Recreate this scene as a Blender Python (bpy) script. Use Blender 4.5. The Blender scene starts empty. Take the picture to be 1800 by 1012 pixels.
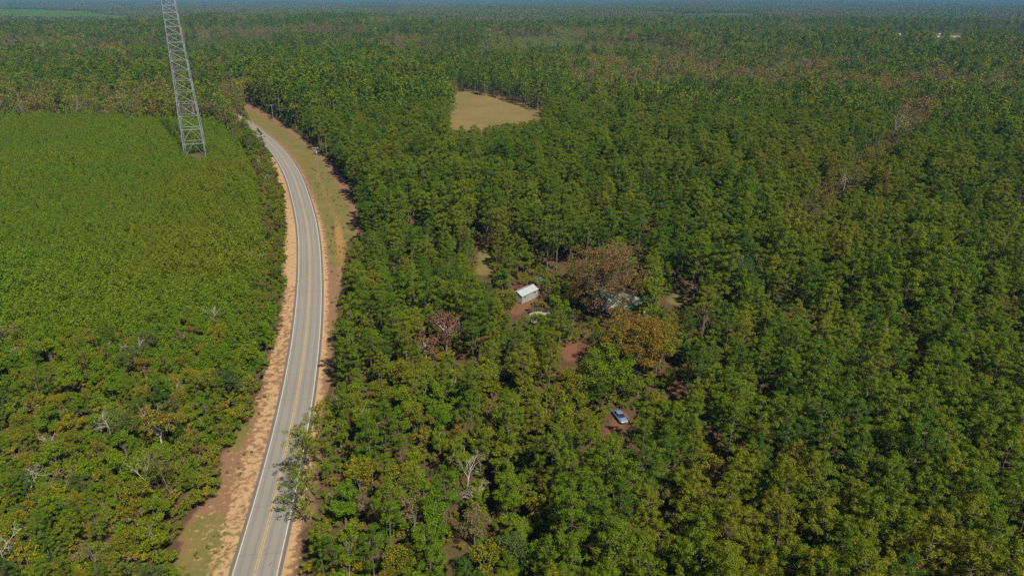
import bpy, math, random
import numpy as np
from mathutils import Vector

# ------------------------------------------------------------------ camera, light, exposure
S = bpy.context.scene
COL = S.collection
H = 82.0
FPX, CX, CY, YH = 1216.0, 900.0, 506.0, -9.0
PITCH = math.atan((CY - YH) / FPX)
cam = bpy.data.objects.new('camera', bpy.data.cameras.new('camera'))
COL.objects.link(cam)
cam.location = (0, 0, H)
cam.rotation_euler = (math.pi / 2 - PITCH, 0, 0)
cam.data.sensor_width = 36
cam.data.lens = FPX / 1800 * 36
cam.data.clip_start = 0.5
cam.data.clip_end = 60000
S.camera = cam

SUN_EL, SUN_AZ = math.radians(50), math.radians(146)      # azimuth clockwise from the view direction (+Y)
W = bpy.data.worlds.new('World'); S.world = W; W.use_nodes = True
nt = W.node_tree
sky = nt.nodes.new('ShaderNodeTexSky'); sky.sky_type = 'NISHITA'; sky.sun_disc = False
sky.sun_elevation = SUN_EL; sky.sun_rotation = SUN_AZ; sky.air_density = 1.0; sky.dust_density = 0.6
bg = nt.nodes['Background']; bg.inputs[1].default_value = 0.05
nt.links.new(sky.outputs[0], bg.inputs[0])
sun = bpy.data.objects.new('sun', bpy.data.lights.new('sun', 'SUN')); COL.objects.link(sun)
sun.data.energy = 5.0; sun.data.angle = math.radians(0.53); sun.data.color = (1, .92, .76)
sd = Vector((math.sin(SUN_AZ) * math.cos(SUN_EL), math.cos(SUN_AZ) * math.cos(SUN_EL), math.sin(SUN_EL)))
sun.rotation_euler = sd.to_track_quat('Z', 'Y').to_euler(); sun.location = sd * 300
S.view_settings.view_transform = 'Standard'; S.view_settings.look = 'None'
S.view_settings.exposure = 0.85; S.view_settings.gamma = 1; S.view_settings.use_curve_mapping = False
cy = S.cycles
cy.max_bounces = 5; cy.diffuse_bounces = 3; cy.glossy_bounces = 2; cy.transmission_bounces = 3; cy.volume_bounces = 0
cy.transparent_max_bounces = 8; cy.caustics_reflective = False; cy.caustics_refractive = False
cy.use_denoising = False; cy.sample_clamp_indirect = 3

rng = np.random.default_rng(7)
random.seed(7)

# ------------------------------------------------------------------ terrain and projection
def sstep(a, b, v):
    t = np.clip((v - a) / (b - a), 0, 1); return t * t * (3 - 2 * t)

def hash2(ix, iy, seed):
    v = (ix.astype(np.int64) * 374761393 + iy.astype(np.int64) * 668265263 + seed * 974634777) & 0xFFFFFFFF
    v = ((v ^ (v >> 13)) * 1274126177) & 0xFFFFFFFF
    return ((v ^ (v >> 16)) & 0xFFFFFF) / float(0xFFFFFF)

def vnoise(x, y, seed=0):
    x = np.asarray(x, float); y = np.asarray(y, float)
    ix = np.floor(x); iy = np.floor(y); fx = x - ix; fy = y - iy
    fx = fx * fx * (3 - 2 * fx); fy = fy * fy * (3 - 2 * fy)
    a = hash2(ix, iy, seed); b = hash2(ix + 1, iy, seed); c = hash2(ix, iy + 1, seed); d = hash2(ix + 1, iy + 1, seed)
    return (a * (1 - fx) + b * fx) * (1 - fy) + (c * (1 - fx) + d * fx) * fy

def fbm(x, y, seed=0, n=3):
    s = 0; a = 1; t = 0
    for k in range(n):
        s = s + a * vnoise(x * 2 ** k, y * 2 ** k, seed + k); t += a; a *= .5
    return s / t

def terrain(x, y):
    x = np.asarray(x, float); y = np.asarray(y, float)
    d = np.hypot(x, y)
    z = 6.0 * sstep(90, 300, y)
    z = z + sstep(650, 1500, d) * (fbm(x / 620, y / 620, 11) - .5) * 26
    z = z + sstep(1800, 5000, d) * (fbm(x / 1900, y / 1900, 23, 2) - .5) * 46
    z = z + sstep(5000, 12000, d) * 14
    return z

cp, sp = math.cos(PITCH), math.sin(PITCH)
def project(x, y, z):
    dz = z - H
    zc = y * cp - dz * sp
    zc = np.maximum(zc, 1e-3)
    yc = y * sp + dz * cp
    return CX + FPX * x / zc, CY - FPX * yc / zc, zc

def unproject(px, py, zoff=0.0):
    u = (px - CX) / FPX; v = -(py - CY) / FPX
    dx, dy, dz = u, cp + v * sp, -sp + v * cp
    t = (H - zoff) / -dz
    for _ in range(30):
        x, y = dx * t, dy * t
        t = .5 * t + .5 * (H - zoff - float(terrain(x, y))) / -dz
    return np.array((dx * t, dy * t, float(terrain(dx * t, dy * t))))

def inpoly(px, py, poly):
    px = np.asarray(px); py = np.asarray(py)
    r = np.zeros(px.shape, bool); n = len(poly)
    for i in range(n):
        x1, y1 = poly[i]; x2, y2 = poly[(i + 1) % n]
        c = ((y1 > py) != (y2 > py))
        with np.errstate(divide='ignore', invalid='ignore'):
            r ^= c & (px < (x2 - x1) * (py - y1) / (y2 - y1 + 1e-12) + x1)
    return r

# ------------------------------------------------------------------ materials
def mat(name):
    m = bpy.data.materials.new(name); m.use_nodes = True
    n = m.node_tree.nodes; b = n['Principled BSDF']
    return m, m.node_tree, b

def N(t, kind, **kw):
    n = t.nodes.new(kind)
    for k, v in kw.items():
        setattr(n, k, v)
    return n

def noise(t, scale, detail=3, rough=.55, vec=None, dim='3D'):
    n = N(t, 'ShaderNodeTexNoise'); n.inputs['Scale'].default_value = scale
    n.inputs['Detail'].default_value = detail; n.inputs['Roughness'].default_value = rough
    if vec: t.links.new(vec, n.inputs['Vector'])
    return n.outputs['Fac']

def ramp(t, src, stops):
    r = N(t, 'ShaderNodeValToRGB'); e = r.color_ramp.elements
    while len(e) < len(stops): e.new(.5)
    for el, (p, c) in zip(e, stops):
        el.position = p; el.color = (*c, 1) if not np.isscalar(c) else (c, c, c, 1)
    t.links.new(src, r.inputs[0]); return r.outputs[0]

def mix(t, f, a, b, mode='MIX'):
    n = N(t, 'ShaderNodeMix', data_type='RGBA', blend_type=mode)
    for s, v in ((n.inputs['Factor'], f), (n.inputs['A'], a), (n.inputs['B'], b)):
        if isinstance(v, (int, float)): s.default_value = v
        elif isinstance(v, tuple): s.default_value = (*v, 1)
        else: t.links.new(v, s)
    return n.outputs['Result']

def mth(t, op, a, b=None):
    n = N(t, 'ShaderNodeMath', operation=op)
    for s, v in ((n.inputs[0], a), (n.inputs[1], b)):
        if v is None: continue
        if isinstance(v, (int, float)): s.default_value = v
        else: t.links.new(v, s)
    return n.outputs[0]

def plain(name, col, rough=.6, metal=0., var=.25, scale=3.):
    m, t, b = mat(name)
    f = noise(t, scale, 4)
    c = mix(t, f, tuple(x * (1 - var) for x in col), tuple(min(1, x * (1 + var)) for x in col))
    t.links.new(c, b.inputs['Base Color']); b.inputs['Roughness'].default_value = rough
    b.inputs['Metallic'].default_value = metal
    return m

def foliage(name, col, col2, stand=None, trans=.24, patchy=None):
    """col..col2 differ from tree to tree; single leaves vary round that; stand = colour that whole patches of wood turn to"""
    m, t, b = mat(name)
    oi = N(t, 'ShaderNodeObjectInfo'); g = N(t, 'ShaderNodeNewGeometry')
    c = mix(t, oi.outputs['Random'], col, col2)
    if stand:
        f = noise(t, .012, 3, .6, g.outputs['Position'])
        f = ramp(t, f, [(.48, 0.), (.62, 1.)])
        c = mix(t, mth(t, 'MULTIPLY', f, .7), c, stand)
    if patchy:
        tc = N(t, 'ShaderNodeTexCoord'); f = ramp(t, noise(t, .33, 3, .6, tc.outputs['Object']), [(.42, 0.), (.58, 1.)]); c = mix(t, f, c, patchy)
    hs = N(t, 'ShaderNodeHueSaturation')
    hs.inputs['Hue'].default_value = .5
    v = mth(t, 'ADD', mth(t, 'MULTIPLY', g.outputs['Random Per Island'], .8), .6)
    t.links.new(v, hs.inputs['Value']); t.links.new(c, hs.inputs['Color'])
    c = hs.outputs[0]
    t.links.new(c, b.inputs['Base Color']); b.inputs['Roughness'].default_value = .55
    b.inputs['Specular IOR Level'].default_value = .06
    tr = N(t, 'ShaderNodeBsdfTranslucent'); t.links.new(c, tr.inputs[0])
    ms = N(t, 'ShaderNodeMixShader'); ms.inputs[0].default_value = trans
    t.links.new(b.outputs[0], ms.inputs[1]); t.links.new(tr.outputs[0], ms.inputs[2])
    t.links.new(ms.outputs[0], t.nodes['Material Output'].inputs[0])
    return m

M = {}
M['pine_a'] = foliage('pine_needles_green', (.050, .100, .005), (.092, .134, .005), (.104, .120, .006))
M['pine_b'] = foliage('pine_needles_yellowish', (.086, .126, .005), (.118, .142, .005), (.118, .112, .007))
M['pine_c'] = foliage('pine_needles_dark', (.032, .072, .008), (.056, .094, .006))
M['young'] = foliage('young_pine_needles', (.074, .140, .005), (.110, .162, .005), (.126, .138, .007))
M['leaf_green'] = foliage('green_leaves', (.070, .132, .005), (.114, .154, .005), (.120, .132, .007))
M['leaf_olive'] = foliage('olive_leaves', (.125, .128, .010), (.168, .144, .012), None, .24, (.100, .120, .010))
M['leaf_dark'] = foliage('dark_grey_green_leaves', (.050, .082, .018), (.072, .094, .022))
M['leaf_yellow'] = foliage('yellow_leaves', (.178, .152, .008), (.215, .158, .010), None, .24, (.120, .135, .008))
M['leaf_orange'] = foliage('orange_leaves', (.190, .100, .014), (.170, .112, .016), None, .24, (.108, .112, .010))
M['leaf_rust'] = foliage('rust_brown_leaves', (.178, .092, .034), (.155, .086, .034), None, .24, (.130, .092, .030))
M['leaf_red'] = foliage('wine_red_leaves', (.135, .056, .040), (.150, .072, .046))
M['leaf_sage'] = foliage('pale_sage_leaves', (.115, .152, .030), (.130, .160, .034))
M['leaf_greybrown'] = foliage('grey_brown_leaves', (.165, .115, .055), (.145, .122, .055), None, .24, (.110, .110, .030))
M['bark'] = plain('pine_bark', (.095, .072, .056), .9, 0, .4, 4)
M['bark_grey'] = plain('grey_bark', (.105, .088, .07), .9, 0, .35, 4)
M['bark_white'] = plain('bleached_wood', (.30, .275, .235), .9, 0, .3, 4)

# ------------------------------------------------------------------ mesh helpers
class Geo:
    """collects polygons of mixed sizes; build() makes ONE mesh"""
    def __init__(s): s.v = []; s.f = []; s.m = []; s.n = 0
    def add(s, verts, faces, mi=0):
        verts = np.asarray(verts, float).reshape(-1, 3)
        s.v.append(verts)
        for f in faces: s.f.append([i + s.n for i in f]); s.m.append(mi)
        s.n += len(verts)
    def grid_faces(s, verts, per, mi=0):      # consecutive runs of `per` vertices are one face each
        verts = np.asarray(verts, float).reshape(-1, 3); n = len(verts) // per
        idx = np.arange(len(verts)).reshape(n, per) + s.n
        s.v.append(verts); s.f.extend(idx.tolist()); s.m.extend([mi] * n); s.n += len(verts)
    def tube(s, p0, p1, r0, r1, sides=4, mi=0):
        p0 = np.asarray(p0, float); p1 = np.asarray(p1, float); d = p1 - p0; L = np.linalg.norm(d)
        if L < 1e-6: return
        d /= L; a = np.cross(d, (0, 0, 1) if abs(d[2]) < .9 else (1, 0, 0)); a /= np.linalg.norm(a); b = np.cross(d, a)
        an = np.arange(sides) * 2 * math.pi / sides
        ring = np.cos(an)[:, None] * a + np.sin(an)[:, None] * b
        f = [[i, (i + 1) % sides, sides + (i + 1) % sides, sides + i] for i in range(sides)]
        f += [list(range(sides))[::-1], list(range(sides, 2 * sides))]
        s.add(np.vstack((p0 + ring * r0, p1 + ring * r1)), f, mi)
    def box(s, c, size, rz=0., mi=0):
        x, y, z = [q / 2 for q in size]
        v = np.array([(a * x, b * y, e * z) for e in (-1, 1) for b in (-1, 1) for a in (-1, 1)])
        cr, sr = math.cos(rz), math.sin(rz)
        v = np.column_stack((v[:, 0] * cr - v[:, 1] * sr, v[:, 0] * sr + v[:, 1] * cr, v[:, 2])) + np.asarray(c, float)
        s.add(v, [[0, 2, 3, 1], [4, 5, 7, 6], [0, 1, 5, 4], [2, 6, 7, 3], [0, 4, 6, 2], [1, 3, 7, 5]], mi)
    def mesh(s, name, mats):
        me = bpy.data.meshes.new(name)
        me.from_pydata(np.vstack(s.v).tolist() if s.v else [], [], s.f)
        for m in mats: me.materials.append(m)
        if len(mats) > 1: me.polygons.foreach_set('material_index', s.m)
        me.update(); return me

def link(name, me, parent=None, loc=None):
    o = bpy.data.objects.new(name, me); COL.objects.link(o)
    if parent is not None: o.parent = parent
    if loc is not None: o.location = loc
    return o

def tag(o, label=None, cat=None, group=None, kind=None):
    if label: o['label'] = label
    if cat: o['category'] = cat
    if group: o['group'] = group
    if kind: o['kind'] = kind
    return o

def thing(name, label, cat, loc, rz=0., group=None):
    o = bpy.data.objects.new(name, None); COL.objects.link(o)
    o.location = loc; o.rotation_euler = (0, 0, rz); o.empty_display_size = .5
    return tag(o, label, cat, group)

def unit(v): return v / np.maximum(np.linalg.norm(v, axis=-1, keepdims=True), 1e-9)

def needles(R, centers, per, length, width, up=.35):
    """tufts of narrow triangles round each centre"""
    n = len(centers) * per; c = np.repeat(centers, per, 0)
    d = unit(R.normal(size=(n, 3)) + (0, 0, up))
    L = length * R.uniform(.6, 1.15, (n, 1)); s = unit(np.cross(d, R.normal(size=(n, 3)))) * width * R.uniform(.6, 1.3, (n, 1)) / 2
    b = c + d * L * .1; tip = c + d * L
    return np.stack((b - s, b + s, tip), 1).reshape(-1, 3)

def puffs(R, centers, per, rad, length, width, flat=.7):
    """tufts of narrow slivers laid over small cushions, as needle sprays look from above"""
    n = len(centers) * per; c = np.repeat(centers, per, 0)
    d = unit(R.normal(size=(n, 3)) + (0, 0, .35)); p = c + d * (1, 1, flat) * rad * R.uniform(.45, 1.1, (n, 1))
    nrm = unit(d * 1.0 + (0, 0, .55) + R.normal(size=(n, 3)) * .55)
    a = unit(np.cross(nrm, R.normal(size=(n, 3)))); b = np.cross(nrm, a)
    L = length * R.uniform(.6, 1.3, (n, 1)) / 2; w = width * R.uniform(.6, 1.3, (n, 1)) / 2
    return np.stack((p - a * L, p - b * w, p + a * L, p + b * w), 1).reshape(-1, 3)

def leaves(R, centers, radii, per, size, flat=.75, hollow=.35):
    n = len(centers) * per; c = np.repeat(centers, per, 0); r = np.repeat(radii, per)[:, None]
    d = unit(R.normal(size=(n, 3))) * (R.uniform(hollow ** 3, 1, (n, 1)) ** (1 / 3)) * (1, 1, flat)
    p = c + d * r
    nrm = unit(R.normal(size=(n, 3)) + unit(d) * .9 + (0, 0, .5))
    a = unit(np.cross(nrm, R.normal(size=(n, 3)))); b = np.cross(nrm, a)
    s = size * R.uniform(.6, 1.3, (n, 1)) / 2
    return np.stack((p - a * s, p - b * s * .7, p + a * s, p + b * s * .7), 1).reshape(-1, 3)

# ------------------------------------------------------------------ tree builders: each returns (trunk Geo, crown Geo, materials)
def pine_geo(seed, h=17., R_=2.7, base=.46, per=96, nl=.36, nw=.105, whorls=8, lean=0.):
    R = np.random.default_rng(seed); T = Geo(); C = Geo()
    bx, by = R.normal(size=2) * .25
    axis = lambda z: np.array((bx * (z / h) ** 2 + lean * (z / h) ** 1.5, by * (z / h) ** 2, z))
    for i in range(5):
        z0, z1 = h * i / 5 * .97, h * (i + 1) / 5 * .97
        T.tube(axis(z0), axis(z1), .19 * (1 - i / 5.6) * h / 17, .19 * (1 - (i + 1) / 5.6) * h / 17, 5)
    cs = []
    for k in range(whorls):
        t = (k + R.uniform(-.3, .3)) / (whorls - .5); t = min(max(t, 0), .98)
        z = h * (base + (1 - base) * t * .96)
        prof = math.sqrt(max(1 - t ** 2.2, 0.03)) * (.62 + .38 * min(1, t * 3.5))
        nb = 4 if k < whorls - 2 else 3
        a0 = R.uniform(0, 6.28)
        for j in range(nb):
            if k < 2 and R.random() < .3: continue
            a = a0 + j * 6.28 / nb + R.normal() * .25
            rr = R_ * prof * R.uniform(.72, 1.18)
            d = np.array((math.cos(a), math.sin(a), 0)); up = R.uniform(.1, .45)
            tip = axis(z) + d * rr + (0, 0, rr * up)
            T.tube(axis(z), tip, .05, .018, 3)
            for q in (R.uniform(.5, .62), 1.0):
                if q * rr < .6: continue
                cs.append(axis(z) + (tip - axis(z)) * q + R.normal(size=3) * .24)
    cs.append(axis(h * .985)); cs.append(axis(h * .955))
    cs = np.array(cs); C.grid_faces(puffs(R, cs, per, .62, nl, nw), 4)
    return T, C

def young_geo(seed, h=4.6, R_=1.25):
    R = np.random.default_rng(seed); T = Geo(); C = Geo()
    T.tube((0, 0, 0), (0, 0, h * .93), .06, .02, 4)
    cs = []
    n = 10
    for k in range(n):
        t = k / n; z = h * (.1 + .86 * t); rr = R_ * (1 - t) ** .75
        nb = 5 if k < 6 else 3
        a0 = R.uniform(0, 6.28)
        for j in range(nb):
            a = a0 + j * 6.28 / nb + R.normal() * .2
            d = np.array((math.cos(a), math.sin(a), .45)) * rr * R.uniform(.8, 1.15)
            if k % 3 == 0: T.tube((0, 0, z), (0, 0, z) + d, .02, .01, 3)
            cs.append((0, 0, z) + d)
            if rr > .7: cs.append((0, 0, z) + d * .55)
    cs.append((0, 0, h * .97))
    C.grid_faces(puffs(R, np.array(cs), 20, .36, .28, .10, .9), 4)
    return T, C

def branchy(R, G, p, d, L, r, depth, tips, sides=4, spread=.55):
    if depth == 0 or r < .006:
        tips.append(p); return
    q = p
    for s in range(2):
        d = unit(d + R.normal(size=3) * .12 + (0, 0, .05)); e = q + d * L / 2
        G.tube(q, e, r * (1 - .15 * s), r * (.85 - .15 * s), sides if depth > 2 else 3); q = e
        if s == 0 and depth > 1 and R.random() < .7:
            dd = unit(d + R.normal(size=3) * spread * 1.2)
            branchy(R, G, q, dd, L * .62, r * .5, depth - 2, tips, sides, spread)
    for k in range(R.integers(2, 4)):
        dd = unit(d + R.normal(size=3) * spread)
        branchy(R, G, q, dd, L * R.uniform(.62, .82), r * .62, depth - 1, tips, sides, spread)

def broad_geo(seed, h=11., R_=3.4, clusters=46, per=34, size=.42, base=.3, leafy=1.0, spread=1.0, cr=1.0):
    """irregular crown of leaf clusters carried by visible limbs"""
    R = np.random.default_rng(seed); T = Geo(); C = Geo()
    fork = h * base
    ln = R.normal(size=2) * .02 * h
    top = np.array((ln[0], ln[1], h * .62)); f = np.array((ln[0] * .4, ln[1] * .4, fork))
    tr = .017 * h
    T.tube((0, 0, -.2), f, tr, tr * .8, 6); T.tube(f, top, tr * .75, tr * .3, 5)
    zc, rz = h * (1 + base) / 2, h * (1 - base) / 2
    # lobes first, then clusters round the lobes: uneven outline with gaps
    lobes = []
    for k in range(max(5, clusters // 6)):
        dv = unit(R.normal(size=3) + (0, 0, .35))
        lobes.append((np.array((0, 0, zc)) + dv * (R_, R_, rz) * R.uniform(.45, .82), R.uniform(.7, 1.15)))
    cs, rs = [], []
    for k in range(clusters):
        lc, w = lobes[R.integers(len(lobes))]
        p = lc + unit(R.normal(size=3) + (0, 0, .2)) * (R_ * .42 * w, R_ * .42 * w, R_ * .34 * w) * R.uniform(.4, 1)
        if p[2] < fork * .8: continue
        cs.append(p); rs.append(R_ * .2 * cr * R.uniform(.75, 1.3))
    for lc, w in lobes:
        s = f + (top - f) * R.uniform(0, .9); m = (s + lc) / 2 + R.normal(size=3) * .25 * R_ / 3.4 - (0, 0, .2)
        T.tube(s, m, tr * .42, tr * .28, 4); T.tube(m, lc, tr * .28, tr * .1, 4)
        for q in range(5):
            T.tube(lc, lc + R.normal(size=3) * R_ * .25, tr * .09, tr * .03, 3)
    cs = np.array(cs); rs = np.array(rs)
    C.grid_faces(leaves(R, cs, rs, max(2, int(per * leafy)), size), 4)
    return T, C

def bare_geo(seed, h=10., depth=6, spread=.5):
    R = np.random.default_rng(seed); T = Geo(); B = Geo(); tips = []
    f = np.array((R.normal() * .3, R.normal() * .3, h * .34))
    T.tube((0, 0, -.2), f, .011 * h, .009 * h, 5)
    for k in range(3):
        branchy(R, B, f * (1 - .12 * k), unit(np.array((R.normal() * .5, R.normal() * .5, 1.))), h * .2, .0070 * h, depth, tips, 4, spread)
    return T, B, np.array(tips)

def joined(name, T, C, mt, mc):
    G = Geo()
    G.v = T.v + C.v; G.f = list(T.f) + [[i + T.n for i in f] for f in C.f]
    G.m = [0] * len(T.f) + [1] * len(C.f); G.n = T.n + C.n
    return G.mesh(name, [mt, mc])

class Kind:
    """one kind of tree: prototypes with separate trunk and crown meshes, and joined meshes for the masses"""
    def __init__(s, name): s.name = name; s.protos = []
    def add(s, T, C, mt, mc, tint, h):
        s.protos.append(dict(trunk=T.mesh('trunk', [M[mt]]), crown=C.mesh('crown', [M[mc]]),
                             joined=joined(s.name, T, C, M[mt], M[mc]), tint=tint, h=h))

PINE, YOUNG, BROAD, AUTUMN, BARE = Kind('pine_tree'), Kind('young_pine'), Kind('broadleaf_tree'), Kind('autumn_tree'), Kind('bare_tree')
for i in range(9):
    mc, tint = (('pine_a', 'green'), ('pine_b', 'yellowish green'), ('pine_c', 'dark green'))[(0, 1, 0, 2, 0, 1, 0, 1, 0)[i]]
    hh = (17, 16, 18, 15, 17, 14, 16.5, 18, 15)[i]
    PINE.add(*pine_geo(100 + i, hh, 2.6 + .17 * (i % 4), .36 + .05 * (i % 3)), 'bark', mc, tint, hh)
for i in range(6):
    hh = 4.2 + .22 * i
    YOUNG.add(*young_geo(200 + i, hh, 1.2 + .06 * (i % 3)), 'bark', 'young', 'bright green', hh)
for i in range(8):
    mc, tint = (('leaf_green', 'green'), ('leaf_green', 'green'), ('leaf_dark', 'dark grey-green'), ('leaf_olive', 'olive green'))[i % 4]
    hh = (10, 12, 11, 9, 12.5, 8.5, 10, 11)[i]
    BROAD.add(*broad_geo(300 + i, hh, 2.9 + .25 * (i % 4), 60, 104, .25, .12), 'bark_grey', mc, tint, hh)
for i in range(10):
    mc, tint = (('leaf_rust', 'rust brown'), ('leaf_yellow', 'yellow'), ('leaf_orange', 'orange'), ('leaf_greybrown', 'grey brown'),
                ('leaf_olive', 'thin olive'), ('leaf_greybrown', 'grey brown'), ('leaf_rust', 'rust brown'), ('leaf_red', 'wine red'), ('leaf_yellow', 'yellow'), ('leaf_orange', 'orange'))[i]
    hh = (11, 8, 9, 11, 10, 12, 12, 8, 9, 10)[i]
    AUTUMN.add(*broad_geo(400 + i, hh, 2.7 + .25 * (i % 3), 48, 90, .225, .16, (.8, .9, .9, .55, .5, .5, .7, .8, .8, .8)[i]), 'bark_grey', mc, tint, hh)
for i in range(4):
    T, B, tips = bare_geo(500 + i, 9 + i, 5)
    BARE.add(T, B, 'bark_white', 'bark_white', 'bleached', 9 + i)

def source_collection(name, meshes):
    c = bpy.data.collections.new(name)
    for me in meshes:
        c.objects.link(bpy.data.objects.new(name, me))
    return c

_groups = {}
def scatter_group(col):
    if col.name in _groups: return _groups[col.name]
    g = bpy.data.node_groups.new('scatter', 'GeometryNodeTree')
    g.interface.new_socket('Geometry', in_out='INPUT', socket_type='NodeSocketGeometry')
    g.interface.new_socket('Geometry', in_out='OUTPUT', socket_type='NodeSocketGeometry')
    gi = g.nodes.new('NodeGroupInput'); go = g.nodes.new('NodeGroupOutput')
    ci = g.nodes.new('GeometryNodeCollectionInfo'); ci.inputs['Collection'].default_value = col
    ci.inputs['Separate Children'].default_value = True; ci.inputs['Reset Children'].default_value = True
    ip = g.nodes.new('GeometryNodeInstanceOnPoints'); ip.inputs['Pick Instance'].default_value = True
    def attr(n, t):
        a = g.nodes.new('GeometryNodeInputNamedAttribute'); a.data_type = t; a.inputs['Name'].default_value = n
        return a.outputs['Attribute']
    g.links.new(gi.outputs[0], ip.inputs['Points']); g.links.new(ci.outputs[0], ip.inputs['Instance'])
    g.links.new(attr('variant', 'INT'), ip.inputs['Instance Index'])
    cx = g.nodes.new('ShaderNodeCombineXYZ'); g.links.new(attr('turn', 'FLOAT'), cx.inputs[2])
    er = g.nodes.new('FunctionNodeEulerToRotation'); g.links.new(cx.outputs[0], er.inputs[0])
    g.links.new(er.outputs[0], ip.inputs['Rotation'])
    g.links.new(attr('size', 'FLOAT'), ip.inputs['Scale'])
    g.links.new(ip.outputs[0], go.inputs[0])
    _groups[col.name] = g
    return g

def mass(name, label, pts, variant, size, turn, col):
    if not len(pts): return None
    me = bpy.data.meshes.new(name)
    me.vertices.add(len(pts)); me.vertices.foreach_set('co', np.asarray(pts, np.float32).ravel())
    for n, t, a in (('variant', 'INT', np.asarray(variant, np.int32)), ('size', 'FLOAT', np.asarray(size, np.float32)), ('turn', 'FLOAT', np.asarray(turn, np.float32))):
        me.attributes.new(n, t, 'POINT').data.foreach_set('value', a)
    o = link(name, me)
    md = o.modifiers.new('scatter', 'NODES'); md.node_group = scatter_group(col)
    return tag(o, label, None, None, 'stuff')

# ------------------------------------------------------------------ road geometry
road_px = [(447.3, 1012), (466.8, 940), (490.8, 852), (506.8, 780), (523, 702), (534, 630), (539.8, 592), (544.3, 520), (545.8, 472),
           (542.3, 400), (537.5, 380), (517, 309), (491, 267), (453, 232), (428, 214), (404, 200)]
rp = np.array([unproject(*p) for p in road_px])[:, :2]
first = rp[0] - (rp[1] - rp[0]) / np.linalg.norm(rp[1] - rp[0]) * np.arange(220, 0, -20)[:, None]
ld = unit(rp[-1] - rp[-3]); last = [rp[-1]]
for k in range(16):
    a = .03; ld = np.array((ld[0] * math.cos(a) - ld[1] * math.sin(a), ld[0] * math.sin(a) + ld[1] * math.cos(a)))
    last.append(last[-1] + ld * 40)
rp = np.vstack((first, rp, last[1:]))
def resample(p, step):
    s = np.r_[0, np.cumsum(np.linalg.norm(np.diff(p, axis=0), axis=1))]
    q = np.arange(0, s[-1], step)
    return np.column_stack((np.interp(q, s, p[:, 0]), np.interp(q, s, p[:, 1])))
rc = resample(rp, 3.0)
for _ in range(60):
    rc[1:-1] = rc[1:-1] * .5 + (rc[:-2] + rc[2:]) * .25
rc = resample(rc, 3.0)
rt = unit(np.gradient(rc, axis=0)); rn = np.column_stack((rt[:, 1], -rt[:, 0]))     # rn points to the right of travel
rs_ = np.r_[0, np.cumsum(np.linalg.norm(np.diff(rc, axis=0), axis=1))]
rz = terrain(rc[:, 0], rc[:, 1])

def road_dist(x, y):
    """signed distance (right positive) to the centre line, and index"""
    d = np.full(x.shape, 1e9); ix = np.zeros(x.shape, int)
    for i0 in range(0, x.size, 20000):
        sl = slice(i0, i0 + 20000)
        q = np.column_stack((x.ravel()[sl], y.ravel()[sl]))
        dd = ((q[:, None, :] - rc[None, ::3, :]) ** 2).sum(2); j = dd.argmin(1) * 3
        v = q - rc[j]
        d.ravel()[sl] = (v * rn[j]).sum(1); ix.ravel()[sl] = j
        far = np.abs((v * rt[j]).sum(1)) > 12
        d.ravel()[sl][far] = 1e3
    return d, ix

def strip(name, off0, off1, dz, m, parent=None, crown=0.0, nx=1, uv=False):
    me = bpy.data.meshes.new(name); offs = np.linspace(off0, off1, nx + 1); n = len(rc)
    V = []
    for o in offs:
        V.append(np.column_stack((rc + rn * o, rz + dz - crown * abs(o))))
    V = np.stack(V, 1).reshape(-1, 3); k = nx + 1
    F = [(i * k + j, i * k + j + 1, (i + 1) * k + j + 1, (i + 1) * k + j) for i in range(n - 1) for j in range(nx)]
    me.from_pydata(V.tolist(), [], F); me.materials.append(m)
    if uv:
        l = me.uv_layers.new(name='along'); idx = np.zeros(len(me.loops), int); me.loops.foreach_get('vertex_index', idx)
        l.data.foreach_set('uv', np.column_stack((offs[idx % k], rs_[idx // k])).ravel())
    me.update(); return link(name, me, parent)

# asphalt: grey, wheel paths darker, oil line in the lanes, transverse joints, brownish edge
m, t, b = mat('asphalt')
uvn = N(t, 'ShaderNodeUVMap', uv_map='along'); sx = N(t, 'ShaderNodeSeparateXYZ'); t.links.new(uvn.outputs[0], sx.inputs[0])
u, v = sx.outputs[0], sx.outputs[1]
geo = N(t, 'ShaderNodeNewGeometry')
au = mth(t, 'ABSOLUTE', u)
def bump_at(c, w):
    d = mth(t, 'DIVIDE', mth(t, 'ABSOLUTE', mth(t, 'SUBTRACT', au, c)), w)
    return mth(t, 'MAXIMUM', mth(t, 'SUBTRACT', 1., d), 0.)
wear = mth(t, 'ADD', bump_at(.95, .42), bump_at(2.55, .42))
st = N(t, 'ShaderNodeMapping'); st.inputs['Scale'].default_value = (2.2, .05, 1); t.links.new(uvn.outputs[0], st.inputs[0])
streak = noise(t, 1., 4, .6, st.outputs[0]); big = noise(t, .07, 3, .6, geo.outputs['Position']); fine = noise(t, 3.5, 3, .7, geo.outputs['Position'])
c = mix(t, big, (0.128, 0.117, 0.104), (0.164, 0.153, 0.136))
c = mix(t, mth(t, 'MULTIPLY', wear, mth(t, 'MULTIPLY', streak, .95)), c, (0.090, 0.082, 0.074))
c = mix(t, mth(t, 'MULTIPLY', ramp(t, fine, [(.35, 0.), (.75, 1.)]), .25), c, (0.197, 0.180, 0.158))
jn = mth(t, 'FRACT', mth(t, 'DIVIDE', mth(t, 'ADD', v, mth(t, 'MULTIPLY', big, 3.)), 11.3))
c = mix(t, mth(t, 'MULTIPLY', mth(t, 'LESS_THAN', jn, .012), .45), c, (0.066, 0.060, 0.055))
edge = N(t, 'ShaderNodeMapRange'); edge.inputs[1].default_value = 3.42; edge.inputs[2].default_value = 3.6; t.links.new(au, edge.inputs[0])
c = mix(t, mth(t, 'MULTIPLY', edge.outputs[0], .75), c, (0.063, 0.051, 0.043))
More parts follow.
